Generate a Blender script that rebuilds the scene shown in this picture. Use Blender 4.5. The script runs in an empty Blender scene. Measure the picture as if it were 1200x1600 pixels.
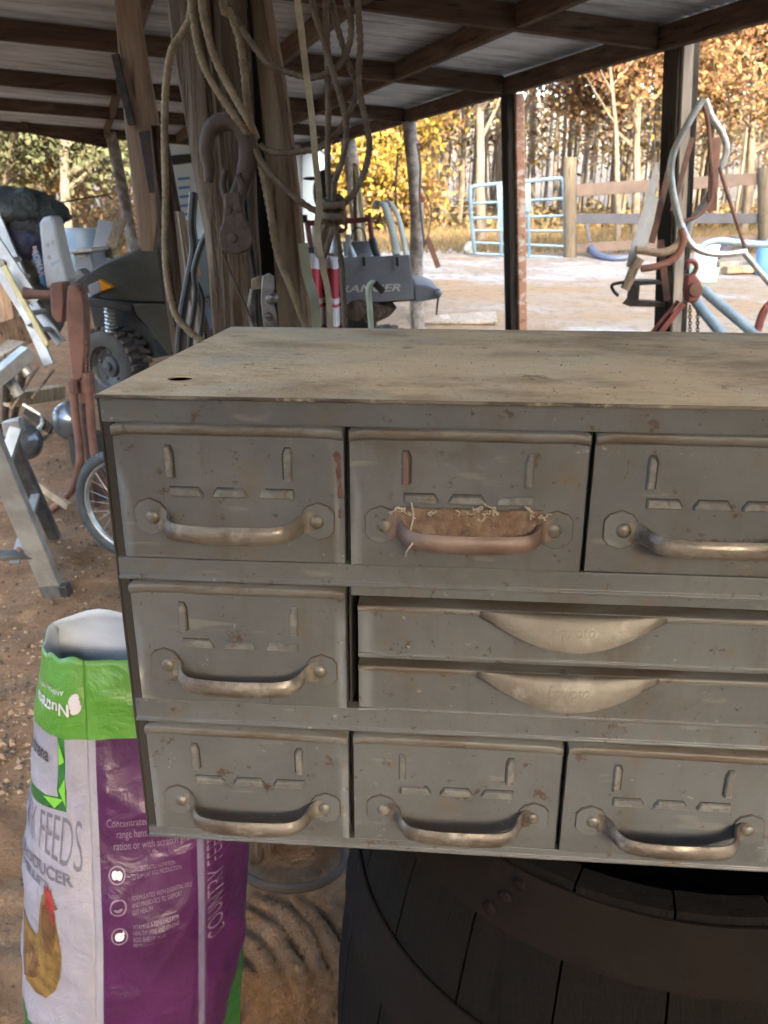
import bpy, bmesh, math, random
import numpy as np
from mathutils import Vector, Matrix, noise

# ---------------------------------------------------------------- camera
scene = bpy.context.scene
COL = scene.collection
CAM = Vector((0.2695, -0.6246, 1.4996))
FPX = 1288.36
RM = Matrix(((0.99677131, 0.08028278, 0.00127931), (-0.07510533, 0.93788675, -0.33871469), (-0.02839281, 0.33752500, 0.94088826)))
RT, FW, UP = Vector(RM[0]), Vector(RM[1]), Vector(RM[2])
HD = Vector((FW.x, FW.y, 0)).normalized()
HR = Vector((HD.y, -HD.x, 0))
cd = bpy.data.cameras.new('camera')
cam = bpy.data.objects.new('camera', cd); COL.objects.link(cam)
cd.sensor_fit = 'VERTICAL'; cd.sensor_height = 36.0; cd.sensor_width = 27.0
cd.lens = 36.0 * FPX / 1600.0
cd.clip_start = 0.02; cd.clip_end = 1000
m = Matrix(((RT.x, UP.x, -FW.x, CAM.x), (RT.y, UP.y, -FW.y, CAM.y), (RT.z, UP.z, -FW.z, CAM.z), (0, 0, 0, 1)))
cam.matrix_world = m
cd.dof.use_dof = True; cd.dof.focus_distance = 0.72; cd.dof.aperture_fstop = 16.0
scene.camera = cam
# ---------------------------------------------------------------- light
SUN_EL, SUN_AZ = math.radians(15.0), math.radians(160.0)      # azimuth clockwise from +Y
world = bpy.data.worlds.new('World'); scene.world = world; world.use_nodes = True
wn = world.node_tree
sky = wn.nodes.new('ShaderNodeTexSky'); sky.sky_type = 'NISHITA'; sky.sun_disc = False
sky.sun_elevation = SUN_EL; sky.sun_rotation = SUN_AZ; sky.dust_density = 3.0; sky.air_density = 0.9; sky.ozone_density = 0.6
wn.links.new(sky.outputs[0], wn.nodes['Background'].inputs[0])
wn.nodes['Background'].inputs[1].default_value = 0.15
sd = bpy.data.lights.new('sun', 'SUN'); sd.energy = 1.8; sd.angle = math.radians(0.6); sd.color = (1.0, 0.84, 0.62)
sun = bpy.data.objects.new('sun', sd); COL.objects.link(sun)
sdir = Vector((math.sin(SUN_AZ) * math.cos(SUN_EL), math.cos(SUN_AZ) * math.cos(SUN_EL), math.sin(SUN_EL)))
sun.rotation_euler = sdir.to_track_quat('Z', 'Y').to_euler(); sun.location = (0, -5, 6)
scene.view_settings.view_transform = 'Standard'; scene.view_settings.look = 'None'
scene.view_settings.gamma = 1.0; scene.view_settings.use_curve_mapping = False
scene.view_settings.exposure = 3.80

# ---------------------------------------------------------------- geometry from the photograph
def ray(x, y):
    return RT * ((x - 600) / FPX) - UP * ((y - 800) / FPX) + FW
def pt(x, y, t):                      # pixel at horizontal forward distance t
    d = ray(x, y); return CAM + d * (t / d.dot(HD))
def atz(x, y, z):                     # pixel on the level z
    d = ray(x, y); return CAM + d * ((z - CAM.z) / d.z)
SP, CP = -FW.z, math.hypot(FW.x, FW.y)
def pz(x, z, t):                      # pixel column at height z and forward distance t
    zc = t * CP + (CAM.z - z) * SP
    p = CAM + HD * t + HR * (zc * (x - 600) / FPX); return Vector((p.x, p.y, z))
EU, EV = Vector((-0.400, 0.9165, 0)), Vector((0.9165, 0.400, 0))     # along the eave, out of the eave
E0 = Vector((1.33, 4.30, 0))
def sw(s, w, z=0.0):                  # s along the eave, w inward from it
    p = E0 + EU * s - EV * w; return Vector((p.x, p.y, z))
def sst(a, b, x):
    x = min(1, max(0, (x - a) / (b - a))); return x * x * (3 - 2 * x)
def terrain(x, y):
    if y < 4.5: r = 0
    elif y < 15: r = 0.082 * (y - 4.5)
    else: r = 0.861 + 0.022 * (min(y, 90) - 15)
    wo = (x - E0.x) * EV.x + (y - E0.y) * EV.y
    far = sst(16, 30, y)
    return r * max(sst(-1.2, 1.2, wo), far)
def G(x, y, z=None):                  # pixel dropped on the terrain
    d = ray(x, y); k = 0.5
    while k < 300:
        p = CAM + d * k
        if p.z <= terrain(p.x, p.y): break
        k *= 1.01
    return Vector((p.x, p.y, terrain(p.x, p.y)))

# ---------------------------------------------------------------- object helpers
WL = {}
def put(o, parent):
    COL.objects.link(o)
    if parent is not None: o.parent = parent
    return o
def tag(o, label=None, cat=None, group=None, kind=None):
    if label: o['label'] = label
    if cat: o['category'] = cat
    if group: o['group'] = group
    if kind: o['kind'] = kind
    return o
def thing(name, label, cat, loc, group=None):
    o = bpy.data.objects.new(name, None); COL.objects.link(o); o.location = loc; o.empty_display_size = 0.05
    WL[o] = Vector(loc); tag(o, label, cat, group); return o
class MB:
    def __init__(s): s.v = []; s.f = []; s.mi = []; s.m = 0
    def add(s, vs, fs):
        n = len(s.v); s.v += [tuple(v) for v in vs]
        for f in fs: s.f.append(tuple(i + n for i in f)); s.mi.append(s.m)
        return s
    def box(s, x0, x1, y0, y1, z0, z1):
        return s.add([(x0,y0,z0),(x1,y0,z0),(x1,y1,z0),(x0,y1,z0),(x0,y0,z1),(x1,y0,z1),(x1,y1,z1),(x0,y1,z1)],
                     [(0,3,2,1),(4,5,6,7),(0,1,5,4),(1,2,6,5),(2,3,7,6),(3,0,4,7)])
    def obox(s, c, a, b, cc):             # centre and three half-axes
        c, a, b, cc = Vector(c), Vector(a), Vector(b), Vector(cc)
        if a.cross(b).dot(cc) < 0: a = -a
        vs = [c + a*i + b*j + cc*k for k in (-1, 1) for i, j in ((-1,-1),(1,-1),(1,1),(-1,1))]
        return s.add(vs, [(0,3,2,1),(4,5,6,7),(0,1,5,4),(1,2,6,5),(2,3,7,6),(3,0,4,7)])
    def bar(s, p, q, w, h, up=(0,0,1)):   # beam from p to q, width w sideways, h along up
        p, q = Vector(p), Vector(q); d = q - p; u = Vector(up)
        sd_ = d.cross(u)
        if sd_.length < 1e-6: sd_ = d.cross(Vector((1,0,0)))
        sd_.normalize(); u = sd_.cross(d).normalized()
        return s.obox((p+q)/2, d/2, sd_*(w/2), u*(h/2))
    def loft(s, rings, close=True, caps=True):
        n = len(rings[0]); vs = [v for r in rings for v in r]; fs = []
        for i in range(len(rings)-1):
            for j in range(n if close else n-1):
                k = (j+1) % n
                fs.append((i*n+j, i*n+k, (i+1)*n+k, (i+1)*n+j))
        if caps and close: fs.append(tuple(range(n-1,-1,-1))); fs.append(tuple(range((len(rings)-1)*n, len(rings)*n)))
        return s.add(vs, fs)
    def tube(s, path, r, seg=8, rfun=None, twist=0, shape=None, caps=True):
        path = [Vector(p) for p in path]; rings = []; n = len(path)
        t0 = (path[1]-path[0]).normalized()
        ref = t0.cross(Vector((0,0,1)))
        if ref.length < 0.05: ref = t0.cross(Vector((0,1,0)))
        ref.normalize(); L = 0
        for i, p in enumerate(path):
            t = (path[min(n-1,i+1)] - path[max(0,i-1)])
            t = t.normalized() if t.length > 1e-9 else t0
            ref = (ref - t*ref.dot(t))
            ref = ref.normalized() if ref.length > 1e-6 else t.orthogonal().normalized()
            bi = t.cross(ref)
            if i: L += (p - path[i-1]).length
            rr = r if rfun is None else rfun(i/(n-1))*r
            ring = []
            for j in range(seg):
                a = 2*math.pi*j/seg; k = rr*(shape(a + twist*L) if shape else 1.0)
                ring.append(p + (ref*math.cos(a) + bi*math.sin(a))*k)
            rings.append(ring)
        return s.loft(rings, True, caps)
    def cyl(s, p, q, r, r2=None, seg=16):
        p, q = Vector(p), Vector(q); r2 = r if r2 is None else r2
        d = (q-p).normalized(); a = d.orthogonal().normalized(); b = d.cross(a)
        R_ = [[c + (a*math.cos(2*math.pi*j/seg) + b*math.sin(2*math.pi*j/seg))*k for j in range(seg)] for c, k in ((p,r),(q,r2))]
        return s.loft(R_)
    def lathe(s, c, ax, prof, seg=24, caps=False, a0=0, a1=2*math.pi):   # prof: (radius, height along ax)
        c, ax = Vector(c), Vector(ax).normalized(); a = ax.orthogonal().normalized(); b = ax.cross(a)
        full = abs(a1-a0-2*math.pi) < 1e-6; ns = seg if full else seg+1
        rings = []
        for r, h in prof:
            rings.append([c + ax*h + (a*math.cos(a0+(a1-a0)*j/seg) + b*math.sin(a0+(a1-a0)*j/seg))*r for j in range(ns)])
        return s.loft(rings, full, caps and full)
    def prism(s, poly, d):                # polygon (3d points) pushed along d
        d = Vector(d); poly = [Vector(p) for p in poly]
        n = sum(((poly[i]-poly[0]).cross(poly[i+1]-poly[0]) for i in range(1, len(poly)-1)), Vector())
        if n.dot(d) > 0: poly = poly[::-1]
        N = len(poly); vs = poly + [p + d for p in poly]
        fs = [tuple(range(N)), tuple(range(2*N-1, N-1, -1))] + [(i, i+N, (i+1) % N + N, (i+1) % N) for i in range(N)]
        return s.add(vs, fs)
    def ball(s, c, r, sx=1, sy=1, sz=1, seg=14, rings=9):
        c = Vector(c); R_ = []
        for i in range(rings+1):
            ph = math.pi*i/rings; k = max(1e-4, math.sin(ph))
            R_.append([c + Vector((r*sx*k*math.cos(2*math.pi*j/seg), r*sy*k*math.sin(2*math.pi*j/seg), -r*sz*math.cos(ph))) for j in range(seg)])
        return s.loft(R_, True, True)
    def build(s, name, mat, parent=None, smooth=False, bevel=0, bseg=2, sub=0, solid=0, angle=35, loc=None):
        base = WL.get(parent, Vector()) if parent is not None else (Vector(loc) if loc is not None else (Vector(s.v[0]) if False else Vector()))
        if parent is None and loc is None:
            a = np.array(s.v); base = Vector(((a[:,0].min()+a[:,0].max())/2, (a[:,1].min()+a[:,1].max())/2, a[:,2].min()))
        a = np.array(s.v, dtype=np.float64) - np.array(base)
        me = bpy.data.meshes.new(name); me.from_pydata(a.tolist(), [], s.f)
        mats = mat if isinstance(mat, (list, tuple)) else [mat]
        for k in mats: me.materials.append(k)
        if len(mats) > 1: me.polygons.foreach_set('material_index', s.mi)
        bm = bmesh.new(); bm.from_mesh(me); bmesh.ops.recalc_face_normals(bm, faces=bm.faces); bm.to_mesh(me); bm.free()
        if smooth:
            me.polygons.foreach_set('use_smooth', [True]*len(me.polygons))
            try: me.set_sharp_from_angle(angle=math.radians(angle))
            except Exception: pass
        me.update()
        o = bpy.data.objects.new(name, me); put(o, parent)
        if parent is None: o.location = base
        WL[o] = Vector(base)
        if sub:
            md = o.modifiers.new('s', 'SUBSURF'); md.levels = md.render_levels = sub
        if solid:
            md = o.modifiers.new('so', 'SOLIDIFY'); md.thickness = solid; md.offset = 0
        if bevel:
            md = o.modifiers.new('b', 'BEVEL'); md.width = bevel; md.segments = bseg; md.limit_method = 'ANGLE'; md.angle_limit = math.radians(40)
            md.harden_normals = False
            if smooth is False:
                me.polygons.foreach_set('use_smooth', [True]*len(me.polygons))
                try: me.set_sharp_from_angle(angle=math.radians(30))
                except Exception: pass
        return o
def cat(pts, n=8, closed=False):          # Catmull-Rom
    P = [Vector(p) for p in pts]; out = []
    N = len(P)
    for i in range(N if closed else N-1):
        p0, p1, p2, p3 = (P[(i-1) % N], P[i], P[(i+1) % N], P[(i+2) % N]) if closed else (P[max(0,i-1)], P[i], P[i+1], P[min(N-1,i+2)])
        for k in range(n):
            t = k/n
            out.append(0.5*((2*p1) + (p2-p0)*t + (2*p0-5*p1+4*p2-p3)*t*t + (3*p1-p0-3*p2+p3)*t**3))
    out.append(P[0] if closed else P[-1]); return out

# ---------------------------------------------------------------- materials
def s2l(c):
    return tuple(((x/255)/12.92 if x/255 <= 0.04045 else ((x/255+0.055)/1.055)**2.4) for x in c)
class MT:
    def __init__(s, name, rough=0.6, metal=0.0, spec=0.5):
        s.m = bpy.data.materials.new(name); s.m.use_nodes = True; s.t = s.m.node_tree; s.n = s.t.nodes; s.l = s.t.links
        s.b = s.n['Principled BSDF']; s.b.inputs['Roughness'].default_value = rough; s.b.inputs['Metallic'].default_value = metal
        s.b.inputs['Specular IOR Level'].default_value = spec
        s.co = s.n.new('ShaderNodeTexCoord').outputs['Object']; s.col = None; s.h = None
        inf = s.n.new('ShaderNodeObjectInfo'); ad = s.n.new('ShaderNodeVectorMath'); ad.operation = 'ADD'
        mu = s.n.new('ShaderNodeVectorMath'); mu.operation = 'SCALE'; mu.inputs['Scale'].default_value = 37.0
        cx = s.n.new('ShaderNodeCombineXYZ')
        for i in range(3): s.l.new(inf.outputs['Random'], cx.inputs[i])
        s.l.new(cx.outputs[0], mu.inputs[0]); s.l.new(s.co, ad.inputs[0]); s.l.new(mu.outputs[0], ad.inputs[1]); s.co2 = ad.outputs[0]
    def noise(s, scale, detail=5, rough=0.6, lo=0.35, hi=0.65, stretch=None, dist=0.0, fixed=False, rotz=0.0):
        co = s.co if fixed else s.co2
        if stretch:
            mp = s.n.new('ShaderNodeMapping'); mp.vector_type = 'TEXTURE'; mp.inputs['Scale'].default_value = [1/k for k in stretch]
            mp.inputs['Rotation'].default_value = (0, 0, rotz); s.l.new(co, mp.inputs[0]); co = mp.outputs[0]
        t = s.n.new('ShaderNodeTexNoise'); t.inputs['Scale'].default_value = scale; t.inputs['Detail'].default_value = detail
        t.inputs['Roughness'].default_value = rough; t.inputs['Distortion'].default_value = dist; s.l.new(co, t.inputs['Vector'])
        mr = s.n.new('ShaderNodeMapRange'); mr.inputs[1].default_value = lo; mr.inputs[2].default_value = hi
        mr.interpolation_type = 'SMOOTHSTEP'; s.l.new(t.outputs['Fac'], mr.inputs[0]); return mr.outputs[0]
    def vor(s, scale, lo, hi, stretch=None, feat='F1'):
        co = s.co2
        if stretch:
            mp = s.n.new('ShaderNodeMapping'); mp.inputs['Scale'].default_value = stretch; s.l.new(co, mp.inputs[0]); co = mp.outputs[0]
        t = s.n.new('ShaderNodeTexVoronoi'); t.inputs['Scale'].default_value = scale; t.feature = feat; s.l.new(co, t.inputs['Vector'])
        mr = s.n.new('ShaderNodeMapRange'); mr.inputs[1].default_value = lo; mr.inputs[2].default_value = hi; s.l.new(t.outputs['Distance'], mr.inputs[0]); return mr.outputs[0]
    def mul(s, a, b):
        n = s.n.new('ShaderNodeMath'); n.operation = 'MULTIPLY'
        for i, k in enumerate((a, b)):
            if isinstance(k, (int, float)): n.inputs[i].default_value = k
            else: s.l.new(k, n.inputs[i])
        return n.outputs[0]
    def base(s, c): s.col = c; s.b.inputs['Base Color'].default_value = (*c, 1); return s
    def mix(s, c, fac):                   # lay colour c over what is there
        n = s.n.new('ShaderNodeMix'); n.data_type = 'RGBA'
        if isinstance(s.col, tuple): n.inputs[6].default_value = (*s.col, 1)
        else: s.l.new(s.col, n.inputs[6])
        n.inputs[7].default_value = (*c, 1)
        if isinstance(fac, (int, float)): n.inputs[0].default_value = fac
        else: s.l.new(fac, n.inputs[0])
        s.col = n.outputs[2]; s.l.new(s.col, s.b.inputs['Base Color']); return s
    def bump(s, h, strength=0.3, dist=0.002):
        n = s.n.new('ShaderNodeBump'); n.inputs['Strength'].default_value = strength; n.inputs['Distance'].default_value = dist
        s.l.new(h, n.inputs['Height'])
        if s.h is not None: s.l.new(s.h, n.inputs['Normal'])
        s.h = n.outputs[0]; s.l.new(s.h, s.b.inputs['Normal']); return s
    def rgh(s, fac, lo, hi):
        mr = s.n.new('ShaderNodeMapRange'); mr.inputs[3].default_value = lo; mr.inputs[4].default_value = hi; s.l.new(fac, mr.inputs[0])
        s.l.new(mr.outputs[0], s.b.inputs['Roughness']); return s
def simple(name, c, c2=None, scale=20, rough=0.6, metal=0.0, bs=0.0, bd=0.002, spec=0.5, stretch=None):
    t = MT(name, rough, metal, spec).base(c)
    if c2 is not None: t.mix(c2, t.noise(scale, stretch=stretch))
    if bs: t.bump(t.noise(scale*3, stretch=stretch, lo=0.2, hi=0.8), bs, bd)
    return t.m
def wood(name, c, c2, c3, axis=2, scale=9, bs=0.5, bd=0.003, rotz=0.0):
    st = [1, 1, 1]; st[axis] = 0.07
    t = MT(name, 0.85, spec=0.12).base(c)
    g = t.noise(scale*4, 6, 0.7, 0.3, 0.7, st, 0.4, rotz=rotz)
    t.mix(c2, g); t.mix(c3, t.noise(scale*0.6, 4, 0.6, 0.5, 0.75, [1 if i != axis else 0.3 for i in range(3)], rotz=rotz))
    cr = t.noise(scale*7, 3, 0.5, 0.60, 0.68, st, rotz=rotz); t.mix(tuple(x*0.25 for x in c2), t.mul(cr, 0.8))
    t.bump(g, bs, bd); return t.m
# ---------------------------------------------------------------- shared materials
ANG = math.atan2(EV.y, EV.x)
def paint(name, tint=(0.088, 0.094, 0.100)):
    t = MT(name, 0.48, 0.0, 0.4).base(tint)
    t.mix(tuple(k*0.78 for k in tint), t.noise(9, 5, 0.65, 0.35, 0.7))
    t.mix((0.092, 0.070, 0.046), t.mul(t.noise(22, 7, 0.7, 0.54, 0.74), 0.75))        # dried dirt film
    t.mix((0.066, 0.047, 0.032), t.mul(t.noise(34, 4, 0.6, 0.52, 0.72, [1.2, 1, 0.16]), 0.38))     # run-down stains
    t.mix((0.048, 0.026, 0.016), t.mul(t.noise(48, 8, 0.72, 0.600, 0.640), 0.9))      # rust blooms
    t.mix((0.030, 0.024, 0.019), t.mul(t.noise(140, 3, 0.6, 0.66, 0.72), 0.8))        # specks
    t.mix((0.20, 0.195, 0.18), t.mul(t.noise(75, 7, 0.75, 0.655, 0.672), 0.8)); sc = t.noise(60, 3, 0.5, 0.64, 0.72, [0.25, 1, 1.2], 0.3); t.mix((0.18, 0.175, 0.16), t.mul(sc, 0.35))
    t.mix((0.046, 0.041, 0.034), t.mul(t.noise(6, 6, 0.7, 0.52, 0.78, [0.8, 1, 1.3], 0.5), 0.65))   # greasy smears
    t.rgh(t.noise(30, 4, 0.6), 0.32, 0.58)
    t.bump(t.noise(300, 2, 0.5, 0.3, 0.7), 0.06, 0.0006); t.bump(t.noise(6, 2, 0.5, 0.3, 0.7), 0.10, 0.004)
    return t.m
m_paint = paint('worn_grey_paint')
def lip_paint():
    t = MT('rubbed_lip_paint', 0.5).base((0.098, 0.096, 0.089))
    t.mix((0.070, 0.054, 0.040), t.noise(30, 6, 0.7, 0.42, 0.62, [0.35, 1, 1]))
    t.mix((0.17, 0.155, 0.13), t.mul(t.noise(45, 5, 0.6, 0.56, 0.68, [0.3, 1, 1]), 0.5))
    t.mix((0.04, 0.03, 0.022), t.mul(t.noise(90, 4, 0.6, 0.62, 0.68), 0.8)); return t.m
m_lip = lip_paint()
def handle_metal():
    t = MT('worn_handle_metal', 0.38, 0.25).base((0.128, 0.114, 0.097))
    t.mix((0.058, 0.045, 0.036), t.noise(28, 6, 0.7, 0.42, 0.62, [0.5, 1, 1]))
    t.mix((0.25, 0.24, 0.215), t.mul(t.noise(38, 6, 0.65, 0.50, 0.68), 0.6))
    t.rgh(t.noise(60), 0.32, 0.62); t.bump(t.noise(160, 4, 0.6, 0.35, 0.65), 0.25, 0.0006); return t.m
m_handle = handle_metal()
t = MT('worn_tan_pull', 0.45, 0.1).base((0.066, 0.058, 0.047)); t.mix((0.046, 0.035, 0.026), t.noise(26, 6, 0.7, 0.42, 0.64)); t.mix((0.135, 0.126, 0.108), t.mul(t.noise(34, 6, 0.65, 0.53, 0.68), 0.6)); t.bump(t.noise(160, 4, 0.6, 0.35, 0.65), 0.2, 0.0005); m_pull = t.m
m_rustpaint = simple('oxide_brown_handle', (0.105, 0.068, 0.058), (0.15, 0.11, 0.092), 40, 0.5, 0.2, 0.2, 0.0006)
def dusty_top():
    t = MT('dusty_cabinet_top', 0.75, 0.0, 0.25).base((0.58, 0.445, 0.285))
    t.mix((0.31, 0.225, 0.14), t.noise(7, 6, 0.72, 0.42, 0.66, [0.6, 1, 1]))
    t.mix((0.58, 0.50, 0.37), t.mul(t.noise(10, 5, 0.6, 0.5, 0.72), 0.75))
    t.mix((0.44, 0.385, 0.30), t.mul(t.noise(5, 4, 0.55, 0.52, 0.66), 0.9))
    t.mix((0.12, 0.075, 0.04), t.mul(t.noise(24, 6, 0.65, 0.60, 0.70), 0.7))
    t.mix((0.05, 0.04, 0.03), t.mul(t.noise(120, 3, 0.6, 0.68, 0.73), 0.8))
    t.mix((0.38, 0.34, 0.26), t.mul(t.noise(170, 3, 0.6, 0.66, 0.72), 0.6))
    t.rgh(t.noise(14), 0.5, 0.9)
    t.bump(t.noise(90, 6, 0.7, 0.3, 0.75), 0.55, 0.0018); t.bump(t.noise(22, 4, 0.6, 0.35, 0.65, [0.5, 1, 1]), 0.3, 0.002); return t.m
m_top = dusty_top()
t = MT('rubbed_tab_paint', 0.42).base((0.090, 0.091, 0.089)); t.mix((0.135, 0.136, 0.130), t.noise(70, 4, 0.6, 0.45, 0.62)); t.mix((0.08, 0.055, 0.04), t.mul(t.noise(110, 4, 0.6, 0.58, 0.66), 0.8)); m_tab = t.m
m_dark = simple('shade_black', (0.02, 0.018, 0.016), rough=0.9)  # near-black colour for shaded gaps, slits and the cabinet's shaded left side
m_seam = simple('dark_plate_outline', (0.035, 0.024, 0.017), (0.06, 0.035, 0.022), 60, 0.9)  # dark ring colour drawn around the handle plates
m_rivet = simple('grey_rivet', (0.15, 0.145, 0.13), (0.08, 0.068, 0.056), 120, 0.4, 0.3)
m_beam = wood('dark_beam_wood', (0.100, 0.068, 0.050), (0.055, 0.036, 0.027), (0.135, 0.105, 0.080), 0, 9, rotz=ANG)
m_purlin = wood('dark_purlin_wood', (0.110, 0.078, 0.058), (0.060, 0.040, 0.030), (0.150, 0.118, 0.090), 1, 9, rotz=ANG)
m_post = wood('brown_post_wood', (0.27, 0.19, 0.13), (0.14, 0.095, 0.067), (0.36, 0.275, 0.20), 2, 8)
m_oldpost = wood('hewn_post_wood', (0.24, 0.175, 0.125), (0.105, 0.073, 0.053), (0.33, 0.26, 0.19), 2, 7, 1.0, 0.014)
m_plank = wood('pale_sawn_plank', (0.34, 0.265, 0.18), (0.20, 0.15, 0.10), (0.42, 0.345, 0.245), 2, 9)
m_grey_wood = wood('silvered_wood', (0.33, 0.29, 0.24), (0.21, 0.18, 0.15), (0.42, 0.38, 0.33), 2, 8)
m_black_wood = wood('black_post_wood', (0.035, 0.030, 0.027), (0.020, 0.017, 0.015), (0.060, 0.052, 0.045), 2, 8)  # near-black wood colour, on posts and in the broad post's gap
m_bark = simple('grey_bark', (0.30, 0.28, 0.26), (0.15, 0.125, 0.105), 14, 0.9, 0, 0.6, 0.01)
def tin():
    t = MT('rib_shaded_worn_tin', 0.5, 0.1, 0.4).base((0.50, 0.545, 0.59))
    t.mix((0.28, 0.305, 0.33), t.noise(3, 5, 0.65, 0.35, 0.7, [0.25, 1, 1], rotz=ANG)); t.mix((0.13, 0.13, 0.13), t.mul(t.noise(26, 4, 0.7, 0.50, 0.66, [0.03, 1, 1], rotz=ANG), 0.7))  # darker streaks down the slope stand in for shade between ribs
    t.mix((0.52, 0.53, 0.54), t.mul(t.noise(16, 5, 0.7, 0.56, 0.72, [0.12, 1, 1], rotz=ANG), 0.8))
    t.mix((0.15, 0.105, 0.07), t.mul(t.noise(7, 5, 0.7, 0.58, 0.74, [0.3, 1, 1], rotz=ANG), 0.6))
    t.rgh(t.noise(12), 0.4, 0.7); return t.m
m_tin = tin()
def dirt():
    t = MT('sandy_barn_dirt', 0.95, 0, 0.15).base((0.29, 0.175, 0.10))
    t.mix((0.20, 0.125, 0.073), t.noise(3.0, 7, 0.7, 0.38, 0.66, fixed=True))
    t.mix((0.38, 0.255, 0.155), t.mul(t.noise(9, 6, 0.7, 0.5, 0.7, fixed=True), 0.8))
    t.mix((0.09, 0.06, 0.038), t.mul(t.noise(45, 4, 0.65, 0.60, 0.70, fixed=True), 0.8))
    t.mix((0.40, 0.34, 0.26), t.mul(t.noise(80, 3, 0.6, 0.66, 0.72, fixed=True), 0.6))
    # pale gravel and dry grass out in the yard: by distance from the shed's eave
    sp = t.n.new('ShaderNodeSeparateXYZ'); t.l.new(t.co, sp.inputs[0])
    d = t.n.new('ShaderNodeVectorMath'); d.operation = 'DOT_PRODUCT'; t.l.new(t.co, d.inputs[0]); d.inputs[1].default_value = EV
    mr = t.n.new('ShaderNodeMapRange'); mr.interpolation_type = 'SMOOTHSTEP'; e = E0.dot(EV)
    mr.inputs[1].default_value = e - 0.9; mr.inputs[2].default_value = e + 1.0; t.l.new(d.outputs['Value'], mr.inputs[0]); yard = mr.outputs[0]
    my = t.n.new('ShaderNodeMapRange'); my.interpolation_type = 'SMOOTHSTEP'; my.inputs[1].default_value = 13; my.inputs[2].default_value = 22
    t.l.new(sp.outputs[1], my.inputs[0]); far = my.outputs[0]
    t.mix((0.36, 0.30, 0.235), t.mul(yard, 0.9))
    t.mix((0.47, 0.47, 0.475), t.mul(t.mul(yard, t.noise(0.42, 5, 0.65, 0.46, 0.60, [0.6, 1, 1], fixed=True)), 0.9))
    t.mix((0.36, 0.25, 0.15), t.mul(t.mul(yard, t.noise(0.55, 5, 0.65, 0.47, 0.60, [0.4, 1, 1], fixed=True)), 0.95))
    t.mix((0.20, 0.17, 0.13), t.mul(t.mul(yard, t.noise(7, 6, 0.75, 0.48, 0.66, fixed=True)), 0.75))
    t.mix((0.20, 0.135, 0.065), t.mul(far, 0.75)); t.mix((0.12, 0.12, 0.06), t.mul(t.mul(far, t.noise(0.5, 4, 0.6, 0.5, 0.62, fixed=True)), 0.6))
    t.bump(t.noise(7, 6, 0.7, 0.3, 0.75, fixed=True), 0.7, 0.05); t.bump(t.noise(30, 8, 0.75, 0.25, 0.8, fixed=True), 0.8, 0.02); t.bump(t.noise(140, 4, 0.7, 0.3, 0.75, fixed=True), 0.5, 0.004); return t.m
m_dirt = dirt()

# ---------------------------------------------------------------- ground
def axis(lo, hi, c):                      # fine near c, coarser outwards
    def arm(L_):
        out, x, d = [], 0.0, 0.014
        while x < L_: x += d; out.append(min(x, L_)); d *= 1.0 if x < 0.4 else (1.02 if x < 3.0 else 1.065)
        return out
    return [c-k for k in reversed(arm(c-lo))] + [c] + [c+k for k in arm(hi-c)]
TRK = atz(452, 1500, 0.0)
def ground_z(x, y):
    z = terrain(x, y); r = math.hypot(x+0.4, y-2.0)
    if r < 9:
        f = 1 - sst(5, 9, r)
        z += f*(0.034*noise.noise((x*1.7, y*1.7, 0.3)) + 0.024*noise.noise((x*6, y*6, 1.3)) + 0.017*noise.noise((x*15, y*15, 2.1)))
        gx, gy = x-TRK.x, y-TRK.y            # pressed tyre tread beside the barrel
        rr = math.hypot(gx+0.22, gy+0.14)
        b = (1-sst(0.12, 0.20, abs(gx))) * (1-sst(0.12, 0.22, abs(gy)))
        z += b*0.013*math.sin(rr*2*math.pi/0.050 + 1.5*noise.noise((x*5, y*5, 4)))
    else: z += 0.05*noise.noise((x*0.35, y*0.35, 7))*sst(9, 14, r)
    return z
g = MB(); xs, ys = axis(-160, 160, TRK.x), axis(-120, 260, TRK.y)
gv = [(x, y, ground_z(x, y)) for y in ys for x in xs]; nx = len(xs)
g.add(gv, [(j*nx+i, j*nx+i+1, (j+1)*nx+i+1, (j+1)*nx+i) for j in range(len(ys)-1) for i in range(nx-1)])
tag(g.build('ground', m_dirt, smooth=True, angle=180, loc=(0, 0, 0)), kind='structure')
# unseen ridge added behind the photographer to keep the low sun off the yard
h = MB(); rings = []
for i in range(41):
    a = SUN_AZ + math.radians(-95 + 190*i/40); ca, sa = math.cos(a), math.sin(a); row = []
    for r, z in ((60, -1.5), (68, 12), (78, 26), (92, 31.6), (112, 15), (125, -1.5)):
        row.append((sa*r, ca*r, z*(1 + 0.10*noise.noise((i*0.35, r*0.05, 0))) if z > 0 else z))
    rings.append(row)
h.loft(rings, close=False)
tag(h.build('sun_block_ridge', simple('sun_block_ridge_ground', (0.06, 0.055, 0.03), (0.03, 0.035, 0.018), 0.4, 0.95), smooth=True, loc=(0, 0, 0)), kind='structure')

# ---------------------------------------------------------------- pole shed
shed = thing('pole_shed', 'open pole shed with dark rafters and a grey corrugated tin roof', 'shed', (0, 0, 0))
RISE = 0.045
def rz(w): return 2.30 + RISE*w          # underside of the framing
W0, W1, S0, S1 = -0.12, 4.05, -6.3, 8.1
FD = 0.112
roof = MB(); 
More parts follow.
